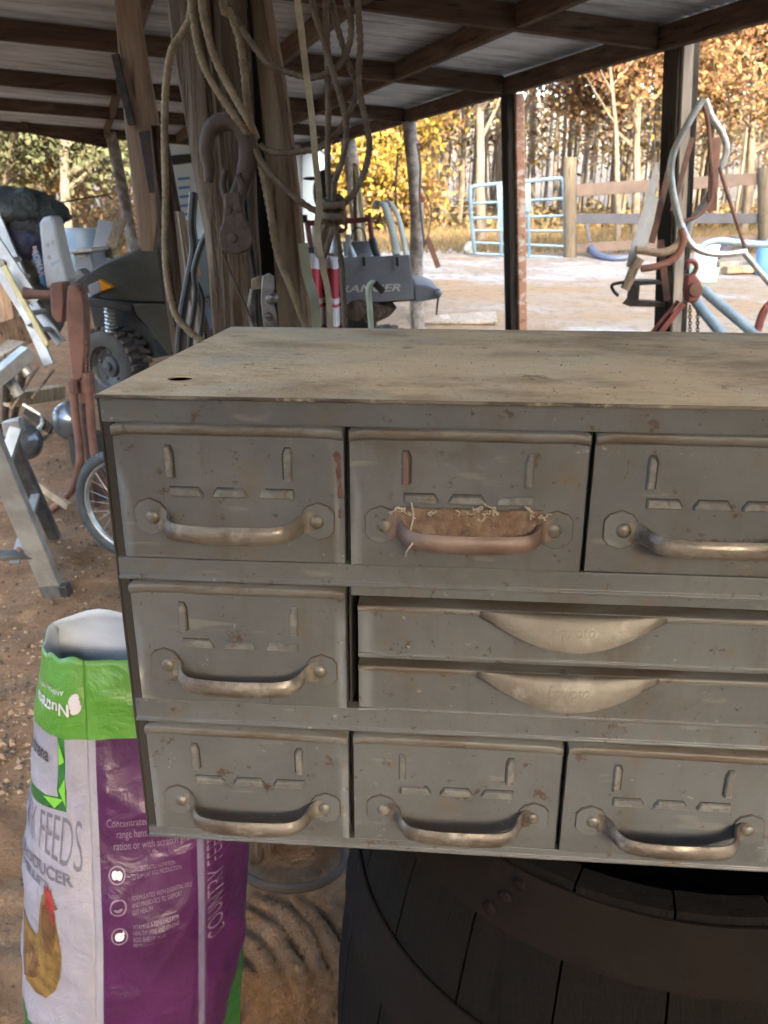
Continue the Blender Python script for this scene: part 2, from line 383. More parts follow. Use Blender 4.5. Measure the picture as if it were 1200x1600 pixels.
# roof part: the eave beam carries the sub-parts
roof.bar(sw(S0, 0.03, rz(0)+FD/2-0.004), sw(S1, 0.03, rz(0)+FD/2-0.004), 0.055, FD)
ro = roof.build('roof', m_purlin, shed, bevel=0.004)
SR = [-6.25, -5.1, -3.4, -1.7, 0.0, 1.74, 3.74, 5.6, 8.0]
for s_ in SR:
    b = MB(); b.bar(sw(s_, 0.065, rz(0.065)+FD/2), sw(s_, W1, rz(W1)+FD/2), 0.05, FD); b.build('rafter', m_beam, ro, bevel=0.004)
for w_ in (0.86, 1.66, 2.55, 3.95):
    for a, b_ in zip(SR[:-1], SR[1:]):
        b = MB(); b.bar(sw(a+0.028, w_, rz(w_)+FD/2+0.006), sw(b_-0.028, w_, rz(w_)+FD/2+0.006), 0.045, FD-0.004); b.build('purlin', m_purlin, ro, bevel=0.003)
b = MB(); b.bar(pt(-60, 178, 11.4), pt(173, 222, 11.7), 0.05, 0.16); b.build('end_beam', m_beam, ro, bevel=0.006)
b = MB(); b.bar(pt(-20, 120, 10.6), pt(48, 196, 11.3), 0.05, 0.13); b.build('brace', m_beam, ro, bevel=0.006)
wl = MB(); wl.bar(sw(-6.2, 4.12, 1.2), sw(-4.3, 4.12, 1.2), 0.03, 2.4); wl.build('light_block_wall', m_post, shed)  # unseen wall stretch added to narrow the light on the cabinet
# tin sheets, ribs running down the slope
SHW = 0.70; k = 0; s_ = S0-0.15
while s_ < S1+0.2:
    t = MB(); n = 56; e = min(SHW+0.05, S1+0.3-s_)
    prof = [(e*i/n, 0.011*math.sin(2*math.pi*(e*i/n)/0.072)) for i in range(n+1)]
    zt = FD + 0.014 + (0.004 if k % 2 else 0)
    t.loft([[sw(s_+p, w_, rz(w_)+zt+q) for p, q in prof] for w_ in (W0, 2.0, 4.0, W1+0.1)], close=False)
    t.build('tin_sheet', m_tin, ro, smooth=True, solid=0.0012); s_ += SHW; k += 1
def rough_pole(path, r, name, mat, parent, seed=0, seg=12, amp=0.12, flat=None):
    rnd = random.Random(seed); P = cat(path, 8); mb = MB(); rings = []
    for i, p in enumerate(P):
        ring = []
        for j in range(seg):
            a = 2*math.pi*j/seg
            k = 1 + amp*noise.noise((math.cos(a)*1.3 + seed, math.sin(a)*1.3, i*0.22)) + amp*0.5*noise.noise((math.cos(a)*3, math.sin(a)*3 + seed, i*0.6))
            ring.append(p + Vector((math.cos(a), math.sin(a), 0))*r*k)
        rings.append(ring)
    mb.loft(rings); return mb.build(name, mat, parent, smooth=True, angle=60)
def gz(p): return terrain(p.x, p.y) - 0.06
def post_px(xt, yt, xb, yb, t):           # post axis from two pixels, run down into the ground
    a, b = pt(xt, yt, t), pt(xb, yb, t); d = (b-a)/(a.z-b.z); zb = terrain(b.x, b.y)-0.08
    return a, a + d*(a.z-zb)
# eave posts
a, b = post_px(1066, 60, 1047, 515, 4.86); a = a + (a-b)*((rz(0)+0.12-a.z)/(a.z-b.z))
p = MB(); p.bar(a, b, 0.135, 0.125, EU); tag(p.build('post', m_black_wood, shed, bevel=0.006), 'dark square eave post hung with old saws and bent tubing')
p = MB(); off = -EV*0.02 - EU*0.075; p.bar(a+off, b+off, 0.06, 0.02, EU); p.build('batten', m_grey_wood, shed, bevel=0.002)
a, b = post_px(797, 140, 803, 512, 6.45); a.z = rz(0)
p = MB(); p.bar(a+Vector((-.02, 0, 0)), b+Vector((-.02, 0, 0)), 0.055, 0.10, EU); p.build('post', m_black_wood, shed, bevel=0.004)
t = MT('flaking_red_brown_post', 0.85).base((0.34, 0.18, 0.115)); t.mix((0.46, 0.40, 0.34), t.noise(11, 4, 0.6, 0.5, 0.62, [1, 1, 1.8])); t.mix((0.13, 0.07, 0.05), t.noise(30, 5, 0.6, 0.55, 0.7)); m_flake = t.m
p = MB(); o = Vector((0.052, -0.01, 0)); p.bar(a+o, b+o, 0.07, 0.085, EU); p.build('post', m_flake, shed, bevel=0.008)
a, b = post_px(639, 186, 656, 510, 8.3); a.z = rz(0)
rough_pole([a, a.lerp(b, .35)+Vector((.03, 0, 0)), a.lerp(b, .7)+Vector((-.02, 0, 0)), b], 0.066, 'post', m_bark, shed, 3)
a, b = post_px(544, 218, 562, 400, 10.1); a.z = rz(0)
rough_pole([a, a.lerp(b, .5)+Vector((.02, 0, 0)), b], 0.085, 'post', m_bark, shed, 5)
a, b = post_px(176, 236, 200, 360, 11.6); a.z = 2.5
rough_pole([a, a.lerp(b, .5)+Vector((.02, 0, 0)), b], 0.075, 'post', m_bark, shed, 8)
for s_ in (-1.7, -5.0):
    q = sw(s_, 0.03); p = MB(); p.box(q.x-.07, q.x+.07, q.y-.07, q.y+.07, -.05, rz(0)); p.build('post', m_post, shed, bevel=0.006)
for s_ in (8.0,):
    q = sw(s_, 3.98); p = MB(); p.box(q.x-.07, q.x+.07, q.y-.07, q.y+.07, -.05, rz(3.98)); p.build('post', m_post, shed, bevel=0.006)

# ---------------------------------------------------------------- parts cabinet
Z0, W, H, P1, P2, ST, D = 1.345, 0.19, 0.1170, 0.1385, 0.2803, 0.0215, 0.4189
cab = thing('parts_cabinet', 'worn grey steel parts cabinet with rows of handled drawers standing on a barrel', 'cabinet', (0.38, 0.2, Z0-0.4095))
CX0, CX1 = -0.009, 4*W+0.009; ZB = Z0-0.4095
# top panel with two punched holes
def top_panel():
    bm = bmesh.new(); zt = Z0+ST
    r = 0.004; outl = [(CX0, -0.002), (CX1, -0.002), (CX1, D), (CX0, D)]
    loops = [outl]
    for hp, hr in ((atz(282, 591, zt), 0.0105), (atz(413, 513, zt), 0.004)):
        loops.append([(hp.x + hr*math.cos(-2*math.pi*i/20), hp.y + hr*math.sin(-2*math.pi*i/20)) for i in range(20)])
    edges = []
    for L in loops:
        vs = [bm.verts.new((x, y, zt)) for x, y in L]
        edges += [bm.edges.new((vs[i], vs[(i+1) % len(vs)])) for i in range(len(vs))]
    bmesh.ops.triangle_fill(bm, use_beauty=True, edges=edges)
    bmesh.ops.recalc_face_normals(bm, faces=bm.faces)
    res = bmesh.ops.extrude_face_region(bm, geom=list(bm.faces))
    for e in res['geom']:
        if isinstance(e, bmesh.types.BMVert): e.co.z -= 0.0016
    me = bpy.data.meshes.new('top_panel'); bmesh.ops.recalc_face_normals(bm, faces=bm.faces); bm.to_mesh(me); bm.free()
    me.transform(Matrix.Translation(-WL[cab])); me.materials.append(m_top)
    o = bpy.data.objects.new('top_panel', me); put(o, cab); WL[o] = WL[cab]
    md = o.modifiers.new('b', 'BEVEL'); md.width = 0.0006; md.segments = 2; md.limit_method = 'ANGLE'; md.angle_limit = math.radians(50)
    return o
top_panel()
t = MT('worn_front_edge', 0.7).base((0.12, 0.10, 0.078)); t.mix((0.035, 0.026, 0.02), t.noise(40, 5, 0.65, 0.4, 0.6, [0.4, 1, 1])); t.mix((0.26, 0.22, 0.16), t.mul(t.noise(70, 4, 0.6, 0.56, 0.68), 0.7))
c = MB(); c.box(CX0-0.0003, CX1+0.0003, -0.0030, -0.0012, Z0+ST-0.0030, Z0+ST-0.0001); c.build('front_edge', t.m, cab, bevel=0.0006)
c = MB(); c.box(CX0, CX0+0.0016, 0.0, D, ZB, Z0+ST-0.002); c.build('side_panel', m_dark, cab)  # left side's shade put into the colour, near-black instead of grey paint
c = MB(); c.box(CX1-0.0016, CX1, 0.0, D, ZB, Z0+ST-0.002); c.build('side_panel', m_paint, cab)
c = MB(); c.box(CX0+0.002, CX1-0.002, D-0.002, D-0.0004, ZB, Z0+ST-0.002); c.build('back_panel', m_paint, cab)
c = MB(); c.box(CX0+0.002, CX1-0.002, 0.003, D-0.003, ZB, ZB+0.002); c.build('bottom_panel', m_paint, cab)
# fascia and rails, each a folded strip with a small step at its lower edge
def strip(z0, z1, x0, x1, y=0.0, step=True):
    c = MB(); pr = [(y+0.012, z1), (y, z1), (y, z0+0.0035), (y-0.0018, z0+0.0028), (y-0.0018, z0), (y+0.012, z0)]
    if not step: pr = [(y+0.012, z1), (y, z1), (y, z0), (y+0.012, z0)]
    n = 24; rr = []
    for i in range(n+1):
        x = x0 + (x1-x0)*i/n; wob = 0.0007*noise.noise((x*9, z0*7, 0))
        rr.append([(x, q[0]+wob, q[1]) for q in pr])
    c.loft(rr); return c
strip(Z0-0.001, Z0+ST-0.0017, CX0+0.002, CX1-0.002, -0.0005, False).build('fascia', m_paint, cab, bevel=0.0006)
strip(Z0-P1+0.0008, Z0-H-0.0012, CX0+0.002, CX1-0.002).build('rail', m_paint, cab, bevel=0.0006)
strip(Z0-P1-0.0085, Z0-P1+0.0004, W+0.0015, 3*W-0.0015, 0.0012, False).build('rail', m_paint, cab, bevel=0.0006)
strip(Z0-P2+0.0008, Z0-P1-H-0.0012, CX0+0.002, CX1-0.002).build('rail', m_paint, cab, bevel=0.0006)
strip(ZB+0.0003, Z0-P2-H-0.0012, CX0+0.002, CX1-0.002, -0.0006).build('rail', m_paint, cab, bevel=0.0006)
for i, (x0, x1) in enumerate(((CX0+0.002, 0.0012), (4*W-0.0012, CX1-0.002))):
    for z0, z1 in ((Z0-H-0.0008, Z0-0.0014), (Z0-P1-H-0.0008, Z0-P1+0.0004), (Z0-P2-H-0.0008, Z0-P2+0.0004)):
        c = MB(); c.box(x0, x1, 0.001, 0.012, z0, z1); c.build('stile', m_dark, cab)  # near-black colour stands in for the shaded gap beside the drawers
for x in (W, 2*W, 3*W):
    for z0, z1 in ((Z0-H, Z0), (Z0-P1-H, Z0-P1), (Z0-P2-H, Z0-P2)):
        if W+0.01 < x < 3*W-.01 and abs(z1-(Z0-P1)) < 1e-6: continue
        c = MB(); c.box(x-0.0008, x+0.0008, 0.006, D-0.003, z0, z1); c.build('divider', m_dark, cab)
for z in (Z0-H-0.01, Z0-P1-H-0.012):
    c = MB(); c.box(CX0+0.002, CX1-0.002, 0.013, D-0.003, z, z+0.0016); c.build('shelf', m_dark, cab)

def rounded_ext(x0, x1, prof, n=10, r=0.004):
    c = MB(); rr = []
    xs_ = [x0, x0+0.0004] + [x0+(x1-x0)*i/n for i in range(1, n)] + [x1-0.0004, x1]
    for x in xs_: rr.append([(x, y, z) for y, z in prof(x)])
    c.loft(rr); return c
def frustum(poly, h, inset, y):           # raised tab on the face; poly in (x, z)
    cx = sum(p[0] for p in poly)/len(poly); cz = sum(p[1] for p in poly)/len(poly); c = MB()
    def ins(p):
        dx, dz = cx-p[0], cz-p[1]
        return (p[0]+math.copysign(min(abs(dx), inset), dx), p[1]+math.copysign(min(abs(dz), inset), dz))
    b = [(x, y, z) for x, z in poly]; m_ = [(ins(p)[0]*0.4+p[0]*0.6, y-h*0.75, ins(p)[1]*0.4+p[1]*0.6) for p in poly]; t_ = [(ins(p)[0], y-h, ins(p)[1]) for p in poly]
    c.loft([b, m_, t_]); return c
def drawer(col, zt, label, seed, hmat=None, dy=0.0, tilt=0.0, handle_drop=0.0, bent=0.0):
    rnd = random.Random(seed)
    x0, x1 = col*W+0.0022+rnd.uniform(-.0004, .0004), (col+1)*W-0.0022+rnd.uniform(-.0006, .0002)
    yf = -0.0035+dy; zt -= 0.0006
    def prof(x):
        u = (x-x0)/(x1-x0); k = min(u, 1-u)*(x1-x0); dr = 0.0022*(1-min(1, k/0.005))**2
        w_ = 0.0005*noise.noise((x*14, seed*3.1, 0)); z1 = zt-dr+tilt*(u-.5)+w_*0.6; y = yf+w_
        return [(0.012, z1), (y-0.0015, z1), (y-0.0032, z1-0.0012), (y-0.0036, z1-0.0030), (y-0.0034, z1-0.0062), (y-0.0022, z1-0.0080), (y, z1-0.0090),
                (y, zt-H*0.5), (y, zt-H+0.003), (y+0.0008, zt-H+0.0012), (0.012, zt-H+0.0010)]
    c = rounded_ext(x0, x1, prof, 16)
    n = 11; nr = len(c.v)//n
    c.mi = [1 if (i % n) in (0, 1, 2, 3, 4) and i < (nr-1)*n else 0 for i in range(len(c.f))]
    d = c.build('drawer', [m_paint, m_lip], cab, smooth=True, angle=40, bevel=0.0005)
    if label: d['label'] = label
    L = x1-x0; X = lambda u: x0+u*L; Zf = lambda v: zt-v*H
    ch = 0.0035
    def rect(ua, ub, va, vb, chs):        # chs: chamfered corners among tl, tr
        a, b_, t_, bo = X(ua), X(ub), Zf(va), Zf(vb); P = []
        P += [(a, t_-ch*1.6), (a+ch*(1 if ub-ua > .08 else .6), t_)] if 'tl' in chs else [(a, t_)]
        P += [(b_-ch*(1 if ub-ua > .08 else .6), t_), (b_, t_-ch*1.6)] if 'tr' in chs else [(b_, t_)]
        return P + [(b_, bo), (a, bo)]
    for ua, ub, va, vb, chs in ((.222, .258, .155, .385, ('tr',)), (.740, .778, .155, .385, ('tl',)), (.232, .380, .452, .515, ('tr',)), (.425, .580, .452, .515, ('tl', 'tr')), (.625, .780, .452, .515, ('tl',))):
        fq = frustum(rect(ua, ub, va, vb, chs), 0.0036, 0.0014, yf+0.0002); fq.m = 1
        sl = rect(ua, ub, va, vb, chs); mx, mz = (X(ua)+X(ub))/2, (Zf(va)+Zf(vb))/2
        vert = ub-ua < .08; sx = (0.0009 if ua < .5 else -0.0009) if vert else 0
        fq.add([(x+sx+(.0003 if x > mx else -.0003), yf-0.00015, z+0.0011) for x, z in sl], [tuple(range(len(sl)-1, -1, -1))])  # flat dark face put in for the shaded slit behind the tab
        fq.build('label_tab', [m_rustpaint if (seed == 2 and ua < .23) else m_tab, m_dark], d)
    hz = Zf(0.672)-handle_drop
    hp = []
    for k, uc in enumerate((.135, .885)):
        cx = X(uc); r1, r2 = 0.0142, 0.0156
        poly = [(cx+r1*math.sin(math.radians(a))*(1.0 if a % 120 else 1.0), hz+r2*math.cos(math.radians(a))) for a in (0, 38, 62, 118, 142, 180, 218, 242, 298, 322)]
        q = MB(); q.prism([(x, yf+0.0001, z) for x, z in poly], (0, -0.0019, 0)); q.m = 1; q.prism([(cx+(x-cx)*1.065, yf+0.0002, hz+(z-hz)*1.06) for x, z in poly], (0, -0.0007, 0)); q.build('mounting_plate', [m_paint, m_seam], d)
        rx = cx + (0.0025 if k == 0 else -0.0015)
        q = MB(); q.lathe((rx, yf-0.0009, hz), (0, -1, 0), [(0.0062, 0), (0.0060, 0.0016), (0.0045, 0.0032), (0.0022, 0.0040), (0.0001, 0.0042)], 16); q.build('rivet', m_rivet, d, smooth=True, angle=60)
    # pull: bent half-round strap
    xa, xb = X(.170), X(.868); out = 0.031
    path = [(xa, -0.0026), (xa+.006, -0.0036), (xa+.0105, -0.0095), (xa+.014, -0.0195), (xa+.021, -0.0275), (xa+.034, -out)]
    path += [(X(u), -out-0.0012*math.sin((u-.3)/.4*math.pi)) for u in (.42, .5, .58)]
    path += [(xb-.034, -out), (xb-.021, -0.0275), (xb-.014, -0.0195), (xb-.0105, -0.0095), (xb-.006, -0.0036), (xb, -0.0026)]
    P = cat([(x, y, 0) for x, y in path], 4); rr = []
    for i, p in enumerate(P):
        t_ = (P[min(i+1, len(P)-1)]-P[max(0, i-1)]).normalized(); nrm = Vector((t_.y, -t_.x, 0))
        u = i/(len(P)-1); k = min(u, 1-u); hh = 0.0074 + 0.0022*sst(.22, .0, k); cv = 0.0032*sst(0.02, .20, k)
        sag = -0.003*math.sin(math.pi*u) + bent*(u-.5)
        ring = []
        for v in (-1, -.7, -.35, 0, .35, .7, 1): ring.append(Vector((p.x, yf+p.y, hz+sag+v*hh)) + nrm*(cv*(1-v*v)))
        for v in (1, .7, .35, 0, -.35, -.7, -1): ring.append(Vector((p.x, yf+p.y, hz+sag+v*hh*0.9)) + nrm*(cv*(1-v*v)-0.0017))
        rr.append(ring)
    q = MB(); q.loft(rr); q.build('handle', hmat or m_handle, d, smooth=True, angle=50)
    return d
drawer(0, Z0, 'top left drawer with a dark rust streak near its right edge', 1)
rs = MB(); rnd0 = random.Random(9)
for cx_, cz_, rx_, rz_ in ((0.1826, -0.024, .0035, .0045), (0.1838, -0.036, .0024, .010), (0.1845, -0.052, .0018, .008), (0.1838, -0.072, .0016, .005)):
    rs.add([(cx_+rx_*math.cos(a)*rnd0.uniform(.6, 1.2), -0.0039, Z0+cz_+rz_*math.sin(a)*rnd0.uniform(.7, 1.2)) for a in [2*math.pi*i/14 for i in range(14)]], [tuple(range(14))])
rs.build('rust_streak', simple('dark_red_rust', (0.05, 0.022, 0.016), (0.085, 0.04, 0.026), 90, 0.85), cab)
drawer(1, Z0, 'top middle drawer with a red-brown handle clogged with mud', 2, m_rustpaint, -0.0010, 0, 0.001)
drawer(2, Z0, None, 3, dy=0.0012)
drawer(3, Z0, None, 8)
drawer(3, Z0-P1, None, 9)
drawer(3, Z0-P2, None, 10)
drawer(0, Z0-P1, None, 4)
drawer(0, Z0-P2, None, 5, dy=-0.001, tilt=-0.002, handle_drop=0.002)
drawer(1, Z0-P2, None, 6, tilt=-0.001, handle_drop=0.001)
drawer(2, Z0-P2, None, 7, dy=-0.0015, tilt=-0.002)
# wide shallow drawers with cup pulls
def wide(zt, hh, seed):
    x0, x1 = W+0.0072, 3*W-0.004; yf = 0.001
    def prof(x):
        w_ = 0.0006*noise.noise((x*8, seed*2.3, 0)); y = yf+w_
        return [(0.03, zt), (y-0.002, zt), (y-0.0034, zt-0.0012), (y-0.0034, zt-0.0044), (y, zt-0.0060), (y, zt-hh+0.0052), (y-0.0014, zt-hh+0.0045),
                (y-0.0014, zt-hh+0.0022), (y-0.0002, zt-hh+0.0016), (y-0.0002, zt-hh), (0.03, zt-hh)]
    c = rounded_ext(x0, x1, prof, 24); n = 11; nr = len(c.v)//n
    c.mi = [1 if (i % n) in (0, 1, 2, 3) and i < (nr-1)*n else 0 for i in range(len(c.f))]
    d = c.build('wide_drawer', [m_paint, m_lip], cab, smooth=True, angle=40, bevel=0.0004)
    q = MB(); rows = []; cx = 2*W-0.004; hw = 0.076; N = 40
    for i in range(N+1):
        u = -1+2*i/N; b_ = max(0.0, 1-u*u)**1.15
        row = []
        for j in range(9):
            v = j/8; row.append((cx+u*hw, yf-0.0036-0.0140*b_*v**0.75, zt-0.0004-0.0042*v-0.0240*b_*v**1.1))
        row.append((cx+u*hw, yf-0.0030-0.0113*b_, zt-0.0056-0.0246*b_))
        rows.append(row)
    q.loft(rows, close=False); p = q.build('pull', m_pull, d, smooth=True, angle=60, solid=0.0012)
    tc = bpy.data.curves.new('t', 'FONT'); tc.body = 'Equipto'; tc.size = 0.0115; tc.shear = 0.3; tc.extrude = 0.0004; tc.align_x = 'CENTER'
    to = bpy.data.objects.new('t', tc); COL.objects.link(to); bpy.context.view_layer.update()
    me = bpy.data.meshes.new_from_object(to.evaluated_get(bpy.context.evaluated_depsgraph_get())); bpy.data.objects.remove(to)
    for v in me.vertices:                 # lay the letters on the cup
        x, y, z = v.co; u = x/hw; b_ = max(0.0, 1-u*u)**1.15
        vv = 0.62 - (y/0.0252)
        yy = yf-0.0036-0.0140*b_*max(0, vv)**0.75; zz = zt-0.0004-0.0042*vv-0.0240*b_*max(0, vv)**1.1
        v.co = Vector((cx+x, yy-0.0008-z, zz)) - WL[cab]
    me.materials.append(m_pull); lo = bpy.data.objects.new('embossed_lettering', me); put(lo, d); WL[lo] = WL[cab]
wide(Z0-P1-0.0162, 0.0510, 1); wide(Z0-P1-0.0735, 0.0485, 2)

# ---------------------------------------------------------------- barrel under the cabinet
bx, by = 0.519, 0.2425
bar_ = thing('wooden_barrel', 'dark old oak barrel with rusty iron hoops under the cabinet', 'barrel', (bx, by, 0))
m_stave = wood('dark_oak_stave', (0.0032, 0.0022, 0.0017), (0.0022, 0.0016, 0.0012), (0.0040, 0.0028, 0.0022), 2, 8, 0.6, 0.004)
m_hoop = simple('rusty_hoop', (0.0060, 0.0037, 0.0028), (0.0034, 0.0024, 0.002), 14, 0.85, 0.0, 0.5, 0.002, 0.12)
def brr(z): return 0.299 + 0.082*(1-((z-0.468)/0.468)**2)
NS = 22
for i in range(NS):
    a0, a1 = 2*math.pi*i/NS+0.004, 2*math.pi*(i+1)/NS-0.004; q = MB(); rr = []; w_ = random.Random(i).uniform(-.002, .002)
    for j in range(11):
        z = ZB*j/10; ro_ = brr(z)+w_*0.6; ri = ro_-0.024; r_ = []
        for k in range(4): a = a0+(a1-a0)*k/3; r_.append((bx+ro_*math.cos(a), by+ro_*math.sin(a), z))
        for k in range(3, -1, -1): a = a0+(a1-a0)*k/3; r_.append((bx+ri*math.cos(a), by+ri*math.sin(a), z))
        rr.append(r_)
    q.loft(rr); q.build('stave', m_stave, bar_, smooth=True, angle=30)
for z0, z1 in ((ZB-0.065, ZB-0.006), (ZB-0.245, ZB-0.165), (0.24, 0.19), (0.06, 0.005)):
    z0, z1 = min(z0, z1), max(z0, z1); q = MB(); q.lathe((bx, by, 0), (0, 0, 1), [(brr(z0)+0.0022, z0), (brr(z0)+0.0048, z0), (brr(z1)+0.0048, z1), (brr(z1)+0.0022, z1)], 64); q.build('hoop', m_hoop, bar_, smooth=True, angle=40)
    for k_ in (0, 1, 2): zz = z0+(z1-z0)*(.2+.3*k_); q = MB(); a_ = math.radians(232+k_*2.2); q.lathe((bx+(brr(zz)+.0045)*math.cos(a_), by+(brr(zz)+.0045)*math.sin(a_), zz), (math.cos(a_), math.sin(a_), 0), [(.007, 0), (.0055, .003), (.0001, .0042)], 10); q.build('hoop_rivet', m_hoop, bar_, smooth=True)
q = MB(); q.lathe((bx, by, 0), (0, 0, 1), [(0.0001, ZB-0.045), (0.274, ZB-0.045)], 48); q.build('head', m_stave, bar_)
# ---------------------------------------------------------------- things outlined from the photograph, at their own distance
def pp(poly, t, depth, mb=None):          # pixel outline standing at distance t, with real depth away from the viewer
    mb = mb or MB(); return mb.prism([pt(x, y, t) for x, y in poly], HD*depth)
def px_log(levels, t, depth, name, mat, parent, seed=0, expo=2.6, amp=0.06, ztop=None, zbot=None, seg=20, fine=6):
    L = [(pt(a, y, t), pt(b, y, t)) for y, a, b in levels]
    if ztop is not None and L[0][0].z < ztop:
        (a, b), (c_, d_) = L[0], L[1]; k = (ztop-a.z)/(a.z-c_.z); L.insert(0, (a+(a-c_)*k, b+(b-d_)*k))
    if zbot is not None and L[-1][0].z > zbot:
        (a, b), (c_, d_) = L[-2], L[-1]; k = (c_.z-zbot)/(a.z-c_.z); L.append((c_+(c_-a)*k, d_+(d_-b)*k))
    A = cat([a for a, b in L], fine); B = cat([b for a, b in L], fine); rings = []
    for i, (a, b) in enumerate(zip(A, B)):
        c_ = (a+b)/2; hx = (b-a)/2; ring = []
        for j in range(seg):
            th = 2*math.pi*(j+.5)/seg; cs, sn = math.cos(th), math.sin(th)
            r = (abs(cs)**expo + abs(sn)**expo)**(-1/expo)
            r *= 1 - amp*1.6*max(0, 0.25-abs(noise.noise((cs*2.2+seed*3, sn*2.2, c_.z*0.8))))/0.25*(1 if amp > .07 else 0) + amp*noise.noise((cs*1.6+seed, sn*1.6, c_.z*2.2)) + amp*0.6*noise.noise((cs*5+seed, sn*5, c_.z*5))
            ring.append(c_ + hx*(cs*r) + HD*(depth*(1+sn*r)))
        rings.append(ring)
    mb = MB(); mb.loft(rings); return mb.build(name, mat, parent, smooth=True, angle=50)
def pxp(pts, t):                          # pixel path, t constant or given per point
    return [pt(p[0], p[1], p[2] if len(p) > 2 else t) for p in pts]
# ---------------------------------------------------------------- inner posts
base = pz(360, 0, 1.7)
bp = thing('timber_post', 'broad weathered timber post behind the cabinet with ropes and a pulley hung on it', 'post', base)
px_log([(-60, 247, 372), (0, 256, 380), (80, 266, 384), (160, 280, 387), (250, 292, 392), (350, 309, 396), (430, 316, 400), (515, 322, 402)], 1.60, 0.060, 'log', m_oldpost, bp, 1, 3.2, 0.12, 2.50, -0.03, 44, 9)
px_log([(-60, 383, 410), (0, 388, 416), (130, 401, 440), (260, 412, 457), (380, 424, 468), (510, 434, 478)], 1.66, 0.022, 'plank', m_plank, bp, 2, 5, 0.08, 2.49, -0.03)
px_log([(-60, 402, 414), (0, 408, 421), (130, 430, 444), (260, 449, 461), (380, 463, 473), (510, 473, 484)], 1.645, 0.030, 'edge_board', m_post, bp, 3, 6, 0.03, 2.49, -0.03)
px_log([(-60, 366, 398), (0, 372, 404), (250, 388, 430), (510, 398, 448)], 1.735, 0.02, 'dark_gap_filler', m_black_wood, bp, 6, 5, 0.05, 2.49, -0.03)  # black strip added for the shade in the post's open gap
base = pz(240, 0, 2.5)
lp = thing('timber_post', 'leaning brown board post left of the broad timber post', 'post', base)
px_log([(-40, 171, 209), (0, 177, 214), (100, 185, 229), (200, 194, 246), (300, 206, 250), (350, 212, 246), (392, 219, 240)], 2.40, 0.020, 'board', m_post, lp, 4, 6, 0.03, 2.42, None)
q = MB(); q.bar(pt(180, 85, 2.385), pt(206, 195, 2.385), 0.018, 0.010, HD); q.build('iron_strap', simple('black_iron', (0.018, 0.016, 0.015), (0.05, 0.035, 0.028), 30, 0.6, 0.4), lp)
m_iron = bpy.data.materials['black_iron']
q = MB(); q.bar(pt(229, 205, 2.375), pt(246, 300, 2.375), 0.045, 0.012, HD); q.build('iron_strap', m_iron, lp, bevel=0.003)
m_rot = wood('rotten_log_wood', (0.135, 0.090, 0.062), (0.042, 0.028, 0.021), (0.24, 0.19, 0.14), 2, 10, 1.0, 0.008)
sl = thing('split_log', 'dark rotten split log standing beside the leaning board post', 'log', pz(285, 0, 2.3))
px_log([(195, 226, 250), (260, 230, 262), (330, 236, 276), (400, 246, 292), (470, 256, 306), (560, 270, 330)], 2.33, 0.050, 'trunk', m_rot, sl, 7, 2.2, 0.30, None, -0.04, 26, 10)
px_log([(330, 270, 284), (400, 277, 296), (470, 284, 306), (560, 294, 322)], 2.26, 0.022, 'slab', m_grey_wood, sl, 9, 2.5, 0.25, None, -0.04)
# ---------------------------------------------------------------- ropes
def rope_mat(name, c, c2, c3):
    t = MT(name, 0.9, 0, 0.2).base(c); t.mix(c2, t.noise(40, 5)); t.mix(c3, t.mul(t.noise(160, 3, 0.6, 0.5, 0.7), 0.6)); t.bump(t.noise(500, 3, 0.6, 0.3, 0.7), 0.5, 0.001); return t.m
m_rope = rope_mat('tan_rope', (0.30, 0.235, 0.155), (0.20, 0.155, 0.10), (0.42, 0.35, 0.25))
m_rope2 = rope_mat('grey_brown_rope', (0.21, 0.17, 0.125), (0.13, 0.10, 0.075), (0.31, 0.26, 0.19))
def rope(mb, pts, t, r=0.0064, lay=0.036):
    P = cat(pxp(pts, t), 40); Q = [P[0]]
    for p in P[1:]:
        if (p-Q[-1]).length > 0.0028: Q.append(p)
    k3 = lambda a: 0.60 + 0.50*abs(math.cos(1.5*a))**0.9
    mb.tube(Q, r, 12, twist=2*math.pi/lay, shape=k3); return mb
r_ = thing('rope', 'tan twisted rope looping down the left side of the broad post', 'rope', pt(258, 300, 1.5))
rope(MB(), [(318, -430), (300, -60), (298, 20), (285, 52), (268, 80), (259, 140), (257, 220), (259, 300), (258, 380), (262, 440), (274, 490), (296, 518), (318, 534)], 1.55).build('strand', m_rope, r_, smooth=True, angle=80)
r_ = thing('rope', 'tan rope doubled over the front of the broad post, running down past the iron hook', 'rope', pt(385, 200, 1.45))
rope(MB(), [(296, -430), (300, -40), (304, 40), (318, 100), (345, 150), (378, 196), (392, 214, 1.52)], 1.50).build('strand', m_rope, r_, smooth=True, angle=80)
rope(MB(), [(304, -430), (314, -30), (324, 50), (342, 105), (366, 150), (390, 192), (400, 214, 1.54)], 1.49).build('strand', m_rope, r_, smooth=True, angle=80)
rope(MB(), [(330, -430), (346, -20), (360, 20), (374, 62), (381, 110), (386, 160), (394, 210), (410, 270), (422, 330), (432, 390), (450, 440), (476, 506), (500, 560)], 1.52).build('strand', m_rope, r_, smooth=True, angle=80)
rope(MB(), [(352, -430), (358, -20), (368, 30), (382, 68), (386, 100), (384, 128), (388, 150, 1.56)], 1.54).build('strand', m_rope2, r_, smooth=True, angle=80)
r_ = thing('rope', 'grey brown rope hanging from the roof in big knotted loops', 'rope', pt(520, 330, 1.5))
